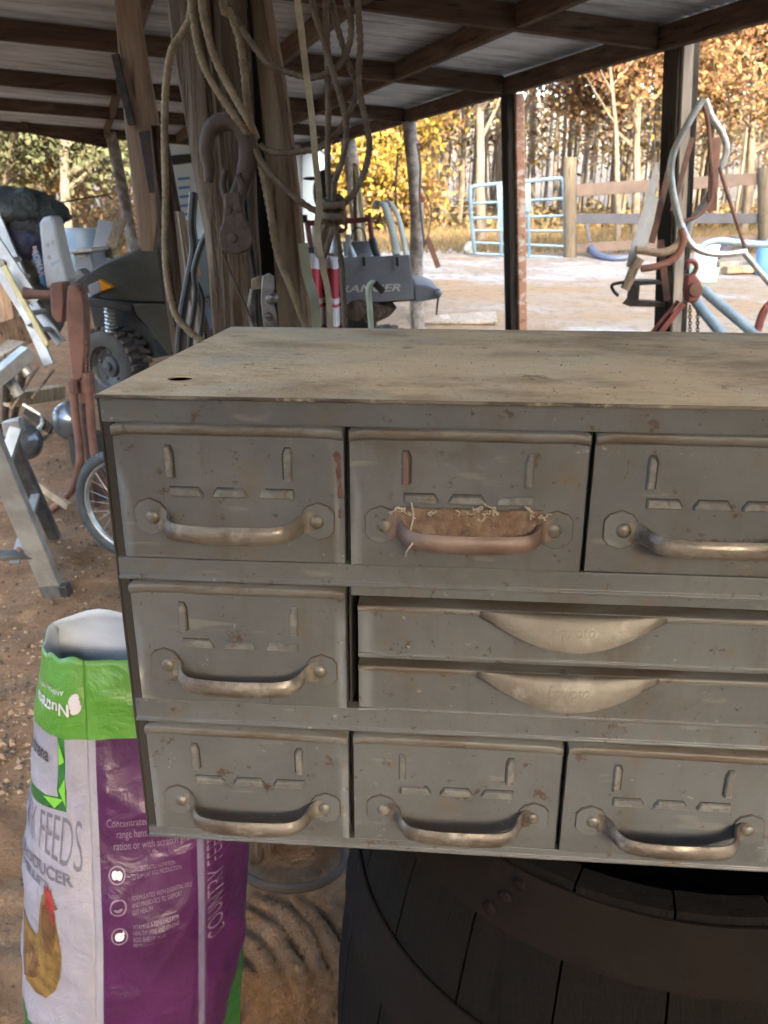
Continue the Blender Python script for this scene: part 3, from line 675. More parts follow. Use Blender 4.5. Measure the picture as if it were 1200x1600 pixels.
for pts in ([(545, -430), (538, -120), (540, -10), (548, 30), (545, 72), (525, 106), (490, 121), (455, 114), (420, 100), (392, 66), (376, 40)],
            [(480, -430), (484, -60), (492, 20), (506, 62), (518, 106), (532, 152), (541, 196), (536, 245), (523, 285), (521, 318)],
            [(508, -430), (508, -60), (511, 60), (513, 160), (512, 250), (515, 318)],
            [(514, -430), (516, -60), (520, 10), (533, 62), (546, 104), (557, 138), (545, 178), (525, 210), (500, 230), (465, 237), (425, 238), (404, 225)],
            [(555, -430), (556, -60), (560, 20), (563, 70), (560, 118), (565, 160), (574, 200), (577, 232), (568, 272), (548, 308), (528, 326)],
            [(530, 330), (508, 334), (480, 322), (445, 294), (415, 262), (396, 232)],
            [(522, 306), (534, 312), (532, 326), (520, 330), (508, 352), (500, 372), (497, 395), (505, 402), (515, 372), (524, 345), (527, 318), (517, 312)],
            [(520, 338), (528, 375), (534, 420), (537, 470), (539, 512), (540, 570)]):
    rope(MB(), [(p[0], p[1]) for p in pts], 1.50 + 0.012*(len(pts) % 5), 0.0054).build('strand', m_rope2, r_, smooth=True, angle=80)
for k in range(4):                        # the knot
    q = MB(); c_ = pt(521, 316+k*9, 1.505); a_ = RT*0.016; b_ = HD*0.013 + UP*(0.006*(-1)**k)
    rope_p = [c_ + a_*math.cos(2*math.pi*i/24) + b_*math.sin(2*math.pi*i/24) for i in range(25)]
    q.tube(rope_p, 0.0054, 10, twist=150, shape=lambda a: 0.8+0.28*abs(math.cos(1.5*a))); q.build('knot_turn', m_rope2, r_, smooth=True, angle=80)
def webbing(name, label, pts, t, w, mat):
    P = cat(pxp(pts, t), 8); mb = MB(); rr = []
    for i, p in enumerate(P):
        d = (P[min(i+1, len(P)-1)]-P[max(0, i-1)]).normalized(); yaw = 0.6*noise.noise((i*0.11, t, 3))
        s_ = (RT*math.cos(yaw) + HD*math.sin(yaw)); s_ = (s_-d*s_.dot(d)).normalized(); n_ = d.cross(s_)
        rr.append([p-s_*w/2-n_*.0008, p+s_*w/2-n_*.0008, p+s_*w/2+n_*.0008, p-s_*w/2+n_*.0008])
    mb.loft(rr); o = mb.build(name, mat, None, smooth=True, angle=40); tag(o, label, 'strap'); return o
m_web = simple('faded_tan_webbing', (0.36, 0.30, 0.19), (0.25, 0.21, 0.14), 30, 0.85, 0, 0.3, 0.001)
m_webg = simple('pale_green_webbing', (0.42, 0.45, 0.34), (0.33, 0.34, 0.25), 25, 0.8)
webbing('strap', 'long faded tan strap hanging from the roof right of the broad post', [(455, -430), (463, -40), (470, 40), (478, 110), (487, 180), (493, 250), (499, 310), (496, 360), (503, 410), (513, 460), (516, 512), (516, 570)], 1.46, 0.0105, m_web)
webbing('strap', 'short pale green strap end dangling beside the plank above the cabinet', [(473, 380), (480, 430), (490, 462), (494, 500), (497, 560)], 1.60, 0.018, m_webg)
# ---------------------------------------------------------------- iron on the broad post
m_rustiron = simple('brown_rusted_iron', (0.075, 0.052, 0.039), (0.11, 0.078, 0.058), 30, 0.75, 0.3, 0.6, 0.002)
pb = thing('pulley_block', 'rusty iron pulley block with a large open hook hung on the broad post', 'pulley', pt(368, 350, 1.5))
q = MB(); q.tube(cat(pxp([(368, 312), (378, 290), (386, 262), (388, 228), (379, 202), (360, 190), (338, 194), (326, 210), (322, 236), (327, 262), (326, 285)], 1.52), 6), 0.0165, 12, rfun=lambda u: 1.0-0.55*u**3 if u > .2 else 0.85+0.75*u); q.build('hook', m_rustiron, pb, smooth=True, angle=70)
q = MB(); q.tube(cat(pxp([(352, 265), (348, 290), (356, 312), (372, 312), (378, 292), (372, 272)], 1.505), 6), 0.006, 8); q.build('shackle', m_rustiron, pb, smooth=True, angle=70)
oc = [(350, 302), (374, 300), (380, 330), (384, 342), (394, 358), (397, 374), (390, 390), (374, 398), (355, 396), (343, 384), (341, 366), (348, 346), (350, 325)]
pp(oc, 1.485, 0.010).build('cheek_plate', m_rustiron, pb, bevel=0.003); pp(oc, 1.522, 0.010).build('cheek_plate', m_rustiron, pb, bevel=0.003)
q = MB(); c_ = pt(369, 372, 1.5); q.lathe(c_-HD*0.002, HD, [(0.027, 0), (0.022, 0.007), (0.022, 0.013), (0.027, 0.020)], 24); q.build('sheave', m_rustiron, pb, smooth=True)
for xy in ((357, 328), (372, 326), (364, 372)):
    q = MB(); q.lathe(pt(*xy, 1.486), -HD, [(0.0075 if xy[1] < 350 else 0.010, 0), (0.006, 0.004), (0.0001, 0.005)], 12); q.build('bolt', m_rustiron, pb, smooth=True)
wr = MB(); wr.tube(cat(pxp([(347, 392), (358, 420), (376, 462), (398, 512), (410, 560)], 1.5), 6), 0.0022, 6)
tag(wr.build('wire_rope', m_rustiron, None, smooth=True), 'thin rusty wire running down from the iron pulley block', 'wire')
m_zinc = simple('dull_grey_steel', (0.26, 0.25, 0.235), (0.13, 0.11, 0.095), 40, 0.45, 0.6, 0.3, 0.001)
cl = thing('ratchet_puller', 'grey steel ratchet puller with two bolts hanging low on the broad post', 'puller', pt(418, 470, 1.52))
pp([(409, 432), (420, 426), (428, 432), (429, 452), (424, 466), (430, 482), (434, 510), (434, 540), (412, 540), (411, 505), (407, 470)], 1.50, 0.006).build('side_plate', m_zinc, cl, bevel=0.002)
pp([(409, 432), (420, 426), (428, 432), (429, 452), (424, 466), (430, 482), (434, 510), (434, 540), (412, 540), (411, 505), (407, 470)], 1.535, 0.006).build('side_plate', m_zinc, cl, bevel=0.002)
pp([(392, 436), (409, 430), (410, 452), (393, 454)], 1.512, 0.02).build('pawl', simple('worn_brass_brown', (0.25, 0.19, 0.12), (0.12, 0.09, 0.06), 40, 0.5, 0.5), cl, bevel=0.002)
for xy, r in (((424, 467), 0.0095), ((420, 494), 0.007), ((422, 520), 0.007)):
    q = MB(); q.lathe(pt(*xy, 1.501), -HD, [(r, -.03), (r, 0.006), (r*.7, 0.010), (0.0001, 0.011)], 12); q.build('bolt', m_zinc, cl, smooth=True)
q = MB(); q.tube(cat(pxp([(396, 452), (392, 480), (396, 510), (400, 560)], 1.515), 6), 0.006, 8); q.build('hook_arm', m_zinc, cl, smooth=True)
rd = MB(); rd.tube(pxp([(377, 230), (384, 330), (398, 430), (404, 560)], 1.565), 0.0065, 8); tag(rd.build('iron_rod', m_iron, None, smooth=True), 'dark iron rod standing in the gap of the broad post', 'rod')
m_rubber = simple('black_rubber', (0.016, 0.016, 0.017), (0.03, 0.03, 0.03), 20, 0.5)
cb = MB(); cb.tube(cat(pxp([(303, 300), (300, 350), (303, 390), (294, 440), (284, 500), (279, 570)], 1.85), 8), 0.0095, 8)
tag(cb.build('hose', m_rubber, None, smooth=True), 'black rubber hose hanging between the split log and the broad post', 'hose')
cb = MB(); cb.tube(cat(pxp([(330, 360), (318, 375), (304, 420), (306, 460), (298, 520), (296, 570)], 1.80), 8), 0.0065, 8); cb.tube(cat(pxp([(300, 420), (308, 440), (318, 470), (312, 540)], 1.82), 8), 0.005, 8)
tag(cb.build('electric_cable', m_rubber, None, smooth=True), 'thin black cable forking down the left edge of the broad post', 'cable')
ob = MB(); ob.bar(pt(283, 345, 2.6), pt(300, 432, 2.6), .05, .02, HD); tag(ob.build('board', simple('orange_brown_board', (.46, .20, .08), (.34, .15, .07), 8, .7), None, bevel=.003), 'narrow orange-brown board behind the black hose', 'board')
# ---------------------------------------------------------------- mud nest and web behind the top middle handle
m_mud = simple('crumbly_red_brown_mud', (0.11, 0.066, 0.044), (0.18, 0.125, 0.085), 60, 0.95, 0, 1.0, 0.002)
mn = thing('mud_nest', 'crumbly brown insect mud nest packed behind the top middle drawer handle', 'nest', (1.5*W, -0.012, Z0-0.085))
q = MB(); rows = []
for i in range(31):
    u = i/30; x = W + 0.19*(0.20 + 0.62*u); row = []
    for j in range(9):
        v = j/8; n1 = noise.noise((u*9, v*2.5, 1)); n2 = noise.noise((u*26, v*8, 2))
        zz = Z0-0.0640 - 0.0235*v + 0.0022*n2*(1 if v < .3 else .3) + 0.0016*n1
        th = 0.0105*math.sin(math.pi*min(1, max(0, (u+.02)/1.04)))**.45*(0.55+0.6*v)*(1+0.45*n1+0.28*n2)
        row.append((x, -0.0048-th, zz))
    rows.append(row)
q.loft(rows, close=False)
bk = [[(r[0][0], -0.0040, r[0][2]) for r in rows], [r[0] for r in rows]]; q.loft(bk, close=False)
bk = [[r[-1] for r in rows], [(r[-1][0], -0.0040, r[-1][2]) for r in rows]]; q.loft(bk, close=False)
q.build('mud_body', m_mud, mn, smooth=True, angle=80)
m_web2 = simple('dusty_spider_web', (0.40, 0.36, 0.29), (0.26, 0.23, 0.18), 60, 0.9)
q = MB(); rnd = random.Random(5)
def thread(P, r=0.0006): q.tube(cat(P, 6), r, 5)
thread([(1.27*W, -0.006, Z0-.0585), (1.285*W, -0.016, Z0-.068), (1.275*W, -0.022, Z0-.078), (1.29*W, -0.0335, Z0-.0815), (1.262*W, -0.034, Z0-.091), (1.255*W, -0.010, Z0-.103), (1.250*W, -0.006, Z0-.1065)], 0.0008)
for k in range(26):
    u = rnd.choice((rnd.uniform(.16, .30), rnd.uniform(.34, .58), rnd.uniform(.52, .62), rnd.uniform(.74, .82))); x = W*(1+u); z = Z0-0.0635+rnd.uniform(-.004, .003)
    P = [(x, -0.010-rnd.uniform(0, .006), z)]
    for j in range(4): P.append((P[-1][0]+rnd.uniform(-.004, .004), P[-1][1]+rnd.uniform(-.002, .002), P[-1][2]+rnd.uniform(-.003, .0022)))
    thread(P, rnd.uniform(.0003, .0008))
q.build('web_threads', m_web2, mn, smooth=True)
# crumbs of dirt on the cabinet top, and a few bits on the floor
def crumbs(name, label, area, n, r0, r1, mats, seed, zf):
    rnd = random.Random(seed); mb = MB()
    for k in range(n):
        x, y = area(rnd); r = r0*(r1/r0)**(rnd.random()**2.2); c_ = Vector((x, y, zf(x, y)+r*0.35)); mb.m = rnd.randrange(len(mats))
        vs = [c_ + Vector((d[0]*r*rnd.uniform(.7, 1.3), d[1]*r*rnd.uniform(.7, 1.3), d[2]*r*rnd.uniform(.5, .9))) for d in ((1,0,0),(0,1,0),(-1,0,0),(0,-1,0),(0,0,1),(0,0,-1))]
        mb.add(vs, [(0,1,4),(1,2,4),(2,3,4),(3,0,4),(1,0,5),(2,1,5),(3,2,5),(0,3,5)])
    o = mb.build(name, mats, None, loc=(0, 0, 0)); tag(o, label, None, None, 'stuff'); return o
mc1 = simple('dark_crumb', (0.075, 0.052, 0.034), rough=0.95); mc2 = simple('tan_crumb', (0.34, 0.28, 0.185), rough=0.95); mc4 = simple('earth_clod', (0.25, 0.17, 0.105), rough=0.95); mc3 = simple('pale_chip', (0.50, 0.44, 0.34), rough=0.9)
crumbs('dirt_crumbs', 'dirt crumbs and grit scattered over the dusty cabinet top', lambda r: (0.02+0.74*r.random()**.8, 0.005+0.40*r.random()**1.3), 2400, 0.0003, 0.0011, [mc1, mc2, mc2, mc2, mc2, mc2, mc2], 3, lambda x, y: Z0+ST)
def fl(r):
    p = atz(r.uniform(-60, 240), 560 + 700*r.random()**.8, 0); return p.x, p.y
crumbs('ground_litter', 'small stones and chips strewn over the barn dirt', fl, 3200, 0.003, 0.014, [mc1, mc1, mc4, mc4, mc4, mc4], 4, ground_z)
# ---------------------------------------------------------------- old iron and saws on the dark eave post
TT = 4.62
m_silver = simple('bare_silver_tube', (0.42, 0.45, 0.45), (0.27, 0.28, 0.27), 14, 0.35, 0.45)
m_blue = simple('pale_blue_pipe', (0.22, 0.31, 0.38), (0.15, 0.20, 0.24), 10, 0.4, 0.2)
m_redp = simple('faded_red_paint', (0.22, 0.055, 0.045), (0.12, 0.040, 0.034), 25, 0.55, 0.1, 0.3, 0.002)
m_rustbar = simple('rust_brown_bar', (0.17, 0.085, 0.060), (0.11, 0.065, 0.050), 25, 0.8, 0.1)
m_sawsteel = simple('pale_saw_steel', (0.66, 0.70, 0.74), (0.50, 0.52, 0.52), 6, 0.35, 0.35)
m_handlewood = simple('worn_handle_wood', (0.36, 0.27, 0.18), (0.24, 0.17, 0.11), 20, 0.6)
fr = thing('tube_frame', 'bent silver tube frame hung on the dark eave post', 'frame', pt(1100, 160, TT))
q = MB(); q.tube(cat(pxp([(1099, 154), (1085, 176), (1064, 214), (1050, 248), (1049, 284), (1056, 322), (1066, 356), (1080, 382), (1104, 395), (1134, 397), (1166, 393)], TT), 7), 0.018, 10); q.build('near_tube', m_silver, fr, smooth=True)
q = MB(); q.tube(cat(pxp([(1102, 156), (1112, 182), (1128, 208), (1135, 232), (1128, 258), (1114, 290), (1098, 320), (1080, 348), (1072, 380)], TT+0.12), 7), 0.017, 10); q.build('far_tube', m_silver, fr, smooth=True)
q = MB(); q.tube(pxp([(1160, 392), (1180, 416), (1230, 476)], TT), 0.016, 8); q.build('stay', m_silver, fr, smooth=True)
q = MB(); q.tube(cat(pxp([(1099, 165), (1106, 190), (1110, 240), (1113, 290), (1108, 318), (1088, 338), (1068, 346)], TT+0.06), 6), 0.011, 8); q.build('bracket', m_rustbar, fr, smooth=True)
q = MB(); q.bar(pt(1118, 215, TT+.1), pt(1112, 330, TT+.1), 0.05, 0.012, HD); q.build('web_plate', m_rustbar, fr)
q = MB(); q.tube(pxp([(1124, 262), (1142, 320), (1165, 390)], TT+0.02), 0.010, 8); q.build('rod', m_rustbar, fr, smooth=True)
sw1 = thing('hand_saw', 'long pale hand saw hanging point up against the dark eave post', 'saw', pt(1005, 330, TT))
q = pp([(1024, 254), (1029, 253), (1030, 275), (1012, 345), (995, 402), (983, 418), (978, 416), (984, 392), (1004, 330)], TT+0.02, 0.004); q.build('blade', m_sawsteel, sw1)
q = MB(); q.tube(cat(pxp([(1000, 404), (990, 420), (984, 436), (976, 452)], TT), 5), 0.026, 8); q.build('handle', m_handlewood, sw1, smooth=True)
q = MB(); q.tube(cat(pxp([(984, 440), (968, 442), (956, 446), (960, 456), (966, 462)], TT), 5), 0.009, 8); q.build('hanging_hook', m_iron, sw1, smooth=True)
sw2 = thing('pruning_saw', 'second pale saw with a curved wooden handle, right of the long hand saw', 'saw', pt(1020, 390, TT))
pp([(1022, 300), (1028, 312), (1022, 345), (1012, 380), (998, 392), (1000, 372), (1010, 335)], TT+0.06, 0.004).build('blade', m_sawsteel, sw2)
q = MB(); q.tube(cat(pxp([(993, 390), (1010, 392), (1032, 395), (1052, 389), (1066, 374)], TT-0.03), 6), 0.022, 10); q.build('handle', m_handlewood, sw2, smooth=True)
sw3 = MB(); sw3.tube(cat(pxp([(1002, 420), (1022, 417), (1044, 410), (1060, 396), (1068, 374), (1064, 358)], TT-0.05), 6), 0.019, 10)
tag(sw3.build('tool_handle', simple('red_brown_handle', (0.24, 0.095, 0.062), (0.15, 0.065, 0.045), 14, 0.6), None, smooth=True), 'red-brown curved tool handle under the saws on the dark eave post', 'handle')
ib = thing('rail_offcut', 'short dark steel rail offcut hanging beside the dark eave post', 'rail', pt(1010, 460, TT))
pp([(990, 439), (1034, 439), (1034, 444), (1000, 446), (998, 470), (1040, 474), (1040, 480), (984, 479), (992, 470), (995, 448), (990, 445)], TT+0.04, 0.16).build('section', m_iron, ib)
for x in ((1032, 375, 1042, 470),):
    q = MB(); q.bar(pt(x[0], x[1], TT+.05), pt(x[2], x[3], TT+.05), 0.035, 0.014, HD); q.build('hanger', m_rustbar, ib)
q = MB(); q.bar(pt(1050, 245, TT+.08), pt(1018, 380, TT+.08), 0.032, 0.010, HD)
tag(q.build('iron_bar', m_rustbar, None), 'flat rusty iron bar slanting across the dark eave post', 'bar')
q = MB(); q.bar(pt(1082, 215, TT+.06), pt(1050, 330, TT+.06), 0.024, 0.010, HD); tag(q.build('iron_bar', m_rustbar, None), 'narrow rusty bar inside the bent silver tube frame', 'bar')
hs = thing('chain_hoist', 'faded red lever hoist with a hook hanging on the dark eave post', 'hoist', pt(1082, 440, TT-.1))
q = MB(); q.tube(cat(pxp([(1079, 432), (1086, 424), (1088, 414), (1082, 408), (1075, 410), (1074, 420)], TT-.1), 6), 0.013, 8); q.build('hook', m_redp, hs, smooth=True)
pp([(1075, 430), (1086, 428), (1096, 440), (1098, 458), (1090, 472), (1076, 474), (1072, 455)], TT-.13, 0.07).build('body', m_redp, hs, bevel=0.01)
q = MB(); q.lathe(pt(1086, 452, TT-.135), -HD, [(0.036, 0), (0.034, 0.016), (0.012, 0.02), (0.0001, 0.022)], 16); q.build('cover', m_rustbar, hs, smooth=True)
q = MB(); q.bar(pt(1068, 474, TT-.1), pt(1024, 530, TT-.1), 0.030, 0.012, HD); q.bar(pt(1060, 470, TT-.06), pt(1010, 530, TT-.06), 0.022, 0.012, HD); q.build('lever', m_redp, hs, bevel=0.003)
q = MB()
for k in range(10):                       # hanging chain links
    for xx in (1078, 1090):
        c_ = pt(xx, 480+k*5, TT-.06); s_ = RT if k % 2 else HD
        q.tube([c_ + s_*0.008*math.cos(2*math.pi*i/10) + UP*0.013*math.sin(2*math.pi*i/10) for i in range(11)], 0.003, 5)
q.build('chain', m_iron, hs, smooth=True)
for lab, a, b in (('upper of two pale blue pipes leaning below the red hoist', (1097, 452), (1200, 540)), ('lower of two pale blue pipes leaning below the red hoist', (1080, 462), (1145, 545))):
    pa, pb_ = pt(*a, TT-.02), pt(*b, TT-.25); pb_ = pa + (pb_-pa)*((pa.z-0.0)/(pa.z-pb_.z)); q = MB(); q.tube([pa, pb_], 0.027, 12); o = tag(q.build('pipe', m_blue, None, smooth=True, angle=50), lab, 'pipe', 'pale blue pipes by the eave post')
q = MB(); q.tube(cat(pxp([(1230, 468), (1205, 474), (1192, 490), (1184, 515), (1176, 545)], TT-.2), 6), 0.022, 8); tag(q.build('red_bow', m_redp, None, smooth=True), 'curved red iron bow at the right edge beyond the cabinet', 'bow')
# ---------------------------------------------------------------- feed bag
BT = 0.868
def bag_pt(c_, z):                        # outline corners, as pixel column, distance at three heights
    K = {'F': ((90, 1.215), (84, 1.22), (84, 1.22)), 'B': ((72, 1.120), (56, 1.065), (50, 1.04)), 'A': ((132, 1.092), (150, 0.985), (152, 0.96)),
         'M': ((316, 1.110), (322, 1.035), (322, 1.02)), 'C': ((396, 1.180), (388, 1.145), (372, 1.13)), 'D': ((262, 1.225), (290, 1.28), (300, 1.30))}[c_]
    v = z/BT
    if v > 0.5: k = (v-.5)*2; a = [K[1][i]*(1-k)+K[0][i]*k for i in (0, 1)]
    else: k = v*2; a = [K[2][i]*(1-k)+K[1][i]*k for i in (0, 1)]
    return pz(a[0], z, a[1])
def wrk(p, amp=0.0045):
    r = 1-abs(noise.noise((p.x*5+p.z*2, p.y*5, p.z*4+1)))*2.2; r2 = 1-abs(noise.noise((p.x*9-p.z*5, p.y*9, p.z*7+5)))*2.6
    return 0.006*max(0, r)**3 + 0.0035*max(0, r2)**3 + amp*noise.noise((p.x*9, p.y*9, p.z*7)) + amp*0.5*noise.noise((p.x*24, p.y*24+3, p.z*19))
def S_front(u, v):                        # far left edge -> round the left side -> near crease
    z = v*BT; F, B, A = (bag_pt(k, z) for k in 'FBA'); zo = Vector((0, 0, 0.016*noise.noise((u*5, 3, 0))*sst(.90, 1, v)))
    Q = (B - F*0.20 - A*0.30)/0.50        # the curve passes near B
    k = u; p = F*(1-k)**2 + Q*2*k*(1-k) + A*k*k + zo
    d = ((Q-F)*(1-k)+(A-Q)*k); n_ = Vector((d.y, -d.x, 0)).normalized(); 
    return p + n_*(0.010*math.sin(math.pi*v)*math.sin(math.pi*u) + wrk(p)*min(1, 9*(1-u), 9*u+.02)), n_
def S_flat(a, b, bul):
    def f(u, v):
        z = v*BT; P, Q = bag_pt(a, z), bag_pt(b, z); p = P.lerp(Q, u); d = Q-P; n_ = Vector((d.y, -d.x, 0)).normalized()
        return p + n_*(bul*math.sin(math.pi*u)*(0.3+math.sin(math.pi*min(1, v*1.1))) + wrk(p)*min(1, 9*u*(1-u))), n_
    return f
S_side, S_gus, S_bk1, S_bk2 = S_flat('A', 'M', 0.010), S_flat('M', 'C', 0.004), S_flat('C', 'D', 0.010), S_flat('D', 'F', 0.006)
def plastic(name, c, c2, rough=0.38):
    t = MT(name, rough, 0, 0.5).base(c); t.mix(c2, t.noise(7, 4, 0.6, 0.35, 0.7)); t.bump(t.noise(16, 5, 0.6, 0.3, 0.7, dist=0.6), 0.35, 0.006); t.bump(t.noise(900, 1, 0.5), 0.05, 0.0005); return t.m
mB = [plastic('bag_white', (0.22, 0.212, 0.25), (0.185, 0.178, 0.215)), plastic('bag_purple', (0.050, 0.0095, 0.053), (0.036, 0.007, 0.039)), plastic('bag_green', (0.070, 0.20, 0.026), (0.052, 0.165, 0.019)),
      plastic('bag_lilac', (0.125, 0.105, 0.17), (0.10, 0.086, 0.145)), plastic('bag_dark_green', (0.011, 0.075, 0.018), (0.02, 0.11, 0.022)), plastic('bag_lining', (0.40, 0.45, 0.53), (0.34, 0.37, 0.45))]
bag = thing('feed_bag', 'open purple, white and green chicken feed bag standing left of the barrel', 'bag', pz(200, 0, 1.1))
def panel(name, S, us, vs, pick, parent, flip=False):
    q = MB(); idx = {}
    for i, u in enumerate(us):
        for j, v in enumerate(vs): idx[i, j] = len(q.v); q.v.append(tuple(S(u, v)[0]))
    for i in range(len(us)-1):
        for j in range(len(vs)-1):
            q.f.append((idx[i, j], idx[i+1, j], idx[i+1, j+1], idx[i, j+1])); q.mi.append(pick((us[i]+us[i+1])/2, (vs[j]+vs[j+1])/2))
    return q.build(name, mB, parent, smooth=True, angle=80, solid=0.0009)
GB = 0.862                                # lower edge of the green band
vs_ = sorted(set([round(i/90, 4) for i in range(91)] + [GB, 0.765, 0.75, 0.725]))
us_ = sorted(set([round(i/64, 4) for i in range(65)] + [0.80, 0.855, 0.965]))
def pf(u, v):
    if v > GB: return 2
    if 0.75 < v < GB and u < 0.80: return 0
    if 0.725 < v < GB and u < 0.86: return 4
    if v < 0.27 - 0.25*(u-.45) and u < .75: return 4
    return 0
panel('front_panel', S_front, us_, vs_, pf, bag)
us2 = sorted(set([round(i/56, 4) for i in range(57)] + [0.07, 0.93]))
panel('side_gusset', S_side, us2, vs_, lambda u, v: 2 if v > GB else (0 if u < 0.07 else (3 if u > 0.93 else 1)), bag)
panel('rear_gusset', S_gus, [i/28 for i in range(29)], vs_, lambda u, v: 2 if v > GB else (3 if v > 0.80 else (4 if v < 0.22 + 0.30*(u-.5) else 1)), bag)
panel('back_panel', S_bk1, [i/10 for i in range(11)], vs_, lambda u, v: 2 if v > GB else 1, bag)
panel('back_panel', S_bk2, [i/10 for i in range(11)], vs_, lambda u, v: 2 if v > GB else 0, bag)
# folded-back mouth: the pale lining that stands above the far rim
q = MB(); rr = []
for (S, n_) in ((S_bk1, 10), (S_bk2, 10)):
    for i in range(n_+1):
        p, nn = S(i/n_, 0.99); p2 = p + Vector((0, 0, 0.012+0.022*math.exp(-((i-(6 if S is S_bk2 else 30))/3.0)**2))) - nn*0.012; rr.append([p - nn*0.020 - Vector((0, 0, .12)), p - nn*0.012 - Vector((0, 0, .03)), p - nn*0.004, p.lerp(p2, .5)-nn*.002, p2])
q.m = 0; q.loft(rr, close=False); q.build('lining', mB[5], bag, smooth=True, angle=80, solid=0.0008)
q = MB(); rr = []
for i in range(13):
    p, nn = S_front(i/12*0.62, 0.99); k = 1-abs(i/12-.35); p2 = p + Vector((0, 0, 0.004+0.010*(1-i/12)))-nn*0.004; rr.append([p-nn*.016-Vector((0, 0, .1)), p-nn*.004, p2])
q.loft(rr, close=False); q.build('lining', mB[5], bag, smooth=True, angle=80, solid=0.0008)
# print on the panels: letters and shapes laid on the same surfaces
PR = {k: (simple('print_'+k, c, tuple(x*.5 for x in c), 55, 0.5) if k in ('gold', 'brown', 'red') else simple('print_'+k, c, rough=0.45)) for k, c in dict(white=(0.42, 0.40, 0.44), grey=(0.10, 0.095, 0.125), black=(0.03, 0.03, 0.035), lilac=(0.15, 0.11, 0.16), gold=(0.17, 0.10, 0.028), brown=(0.11, 0.052, 0.02), red=(0.22, 0.022, 0.026), leaf=(0.4, 0.5, 0.35), pale=(0.22, 0.26, 0.21)).items()}
def on_bag(name, polys, S, mat, eps=0.0012):
    eps += 0.0008   # polys: lists of (u, v)
    q = MB()
    for P in polys:
        n0 = len(q.v)
        if len(P) > 9:                    # rings towards the middle so the print follows the folds
            cu_, cv_ = sum(p[0] for p in P)/len(P), sum(p[1] for p in P)/len(P); R_ = []
            for k in (1, .8, .6, .4, .2, .03):
                R_.append([(lambda r: tuple(r[0]+r[1]*eps))(S(cu_+(u-cu_)*k, cv_+(v-cv_)*k)) for u, v in P])
            q.loft(R_, True, False); q.add(R_[-1], [tuple(range(len(P)))]); continue
        for u, v in P: p, nn = S(u, v); q.v.append(tuple(p+nn*eps))
        q.f.append(tuple(range(n0, n0+len(P)))); q.mi.append(0)
    return q.build(name, mat, bag)
def text_on(body, S, u0, v0, su, sv, mat, rot=0, cond=1.0, arch=0.0, name='lettering', eps=0.0022, bold=0.0):
    tc = bpy.data.curves.new('t', 'FONT'); tc.body = body; tc.size = 1.0; tc.resolution_u = 3; tc.offset = bold
    to = bpy.data.objects.new('t', tc); COL.objects.link(to); bpy.context.view_layer.update()
    me = bpy.data.meshes.new_from_object(to.evaluated_get(bpy.context.evaluated_depsgraph_get())); bpy.data.objects.remove(to)
    bm = bmesh.new(); bm.from_mesh(me); bmesh.ops.triangulate(bm, faces=bm.faces)
    xm = max((v.co.x for v in bm.verts), default=1)
    for v in bm.verts:
        x, y = v.co.x/xm, v.co.y
        if arch: y = y*(1 + arch*x*x) - arch*0.75*x*x
        if rot == 180: uu, vv = u0 - x*su, v0 - y*sv
        elif rot == 90: uu, vv = u0 + y*su, v0 - x*sv
        elif rot == -90: uu, vv = u0 - y*su, v0 + x*sv
        else: uu, vv = u0 + x*su, v0 + y*sv
        p, nn = S(min(.999, max(.001, uu)), vv); v.co = p + nn*eps - WL[bag]
    bm.to_mesh(me); bm.free(); me.materials.append(mat)
    o = bpy.data.objects.new(name, me); put(o, bag); WL[o] = WL[bag]; return o
text_on('Nutrena', S_front, 0.905, 0.925, 0.42, 0.030, PR['white'], 180, bold=0.015)
text_on('ANIMAL FEEDS', S_front, 0.86, 0.948, 0.36, 0.012, PR['white'], 180)
for k in range(3): on_bag('leaf_mark', [[(0.93+0.035*math.cos(a)+0.006*k, 0.933-0.008*k+0.009*math.sin(a)+0.004*math.cos(a)) for a in [2*math.pi*i/10 for i in range(10)]]], S_front, PR['white'], 0.0013+0.0002*k)
text_on('Nutrena', S_front, 0.36, 0.810, 0.36, 0.038, PR['black'], bold=0.02)
text_on('ANIMAL FEEDS', S_front, 0.42, 0.787, 0.33, 0.014, PR['pale'])
for tri in ([(0.81, .855), (0.858, .82), (0.81, .81)], [(0.815, .765), (0.858, .79), (0.858, .735)], [(0.70, .747), (0.78, .728), (0.84, .748)]): on_bag('leaf_mark', [tri], S_front, simple('lime_facet', (0.12, 0.33, 0.03)) if 'lime_facet' not in bpy.data.materials else bpy.data.materials['lime_facet'], 0.0010)
text_on('COUNTRY FEEDS', S_front, 0.10, 0.660, 0.86, 0.088, PR['grey'], arch=0.55, bold=-0.01)
text_on('EGG PRODUCER', S_front, 0.22, 0.597, 0.70, 0.034, PR['grey'], bold=0.03)
text_on('16% PELLET', S_front, 0.28, 0.571, 0.48, 0.022, PR['grey'], bold=0.03)
def blob(cu, cv, ru, rv, n=22, seed=0, am=0.12, rot=0):
    out = []
    for i in range(n):
        a = 2*math.pi*i/n; r = 1+am*noise.noise((math.cos(a)*2, math.sin(a)*2, seed)); x, y = r*math.cos(a), r*math.sin(a)
        out.append((cu+ru*(x*math.cos(rot)-y*math.sin(rot)), cv+rv*(x*math.sin(rot)+y*math.cos(rot))))
    return out
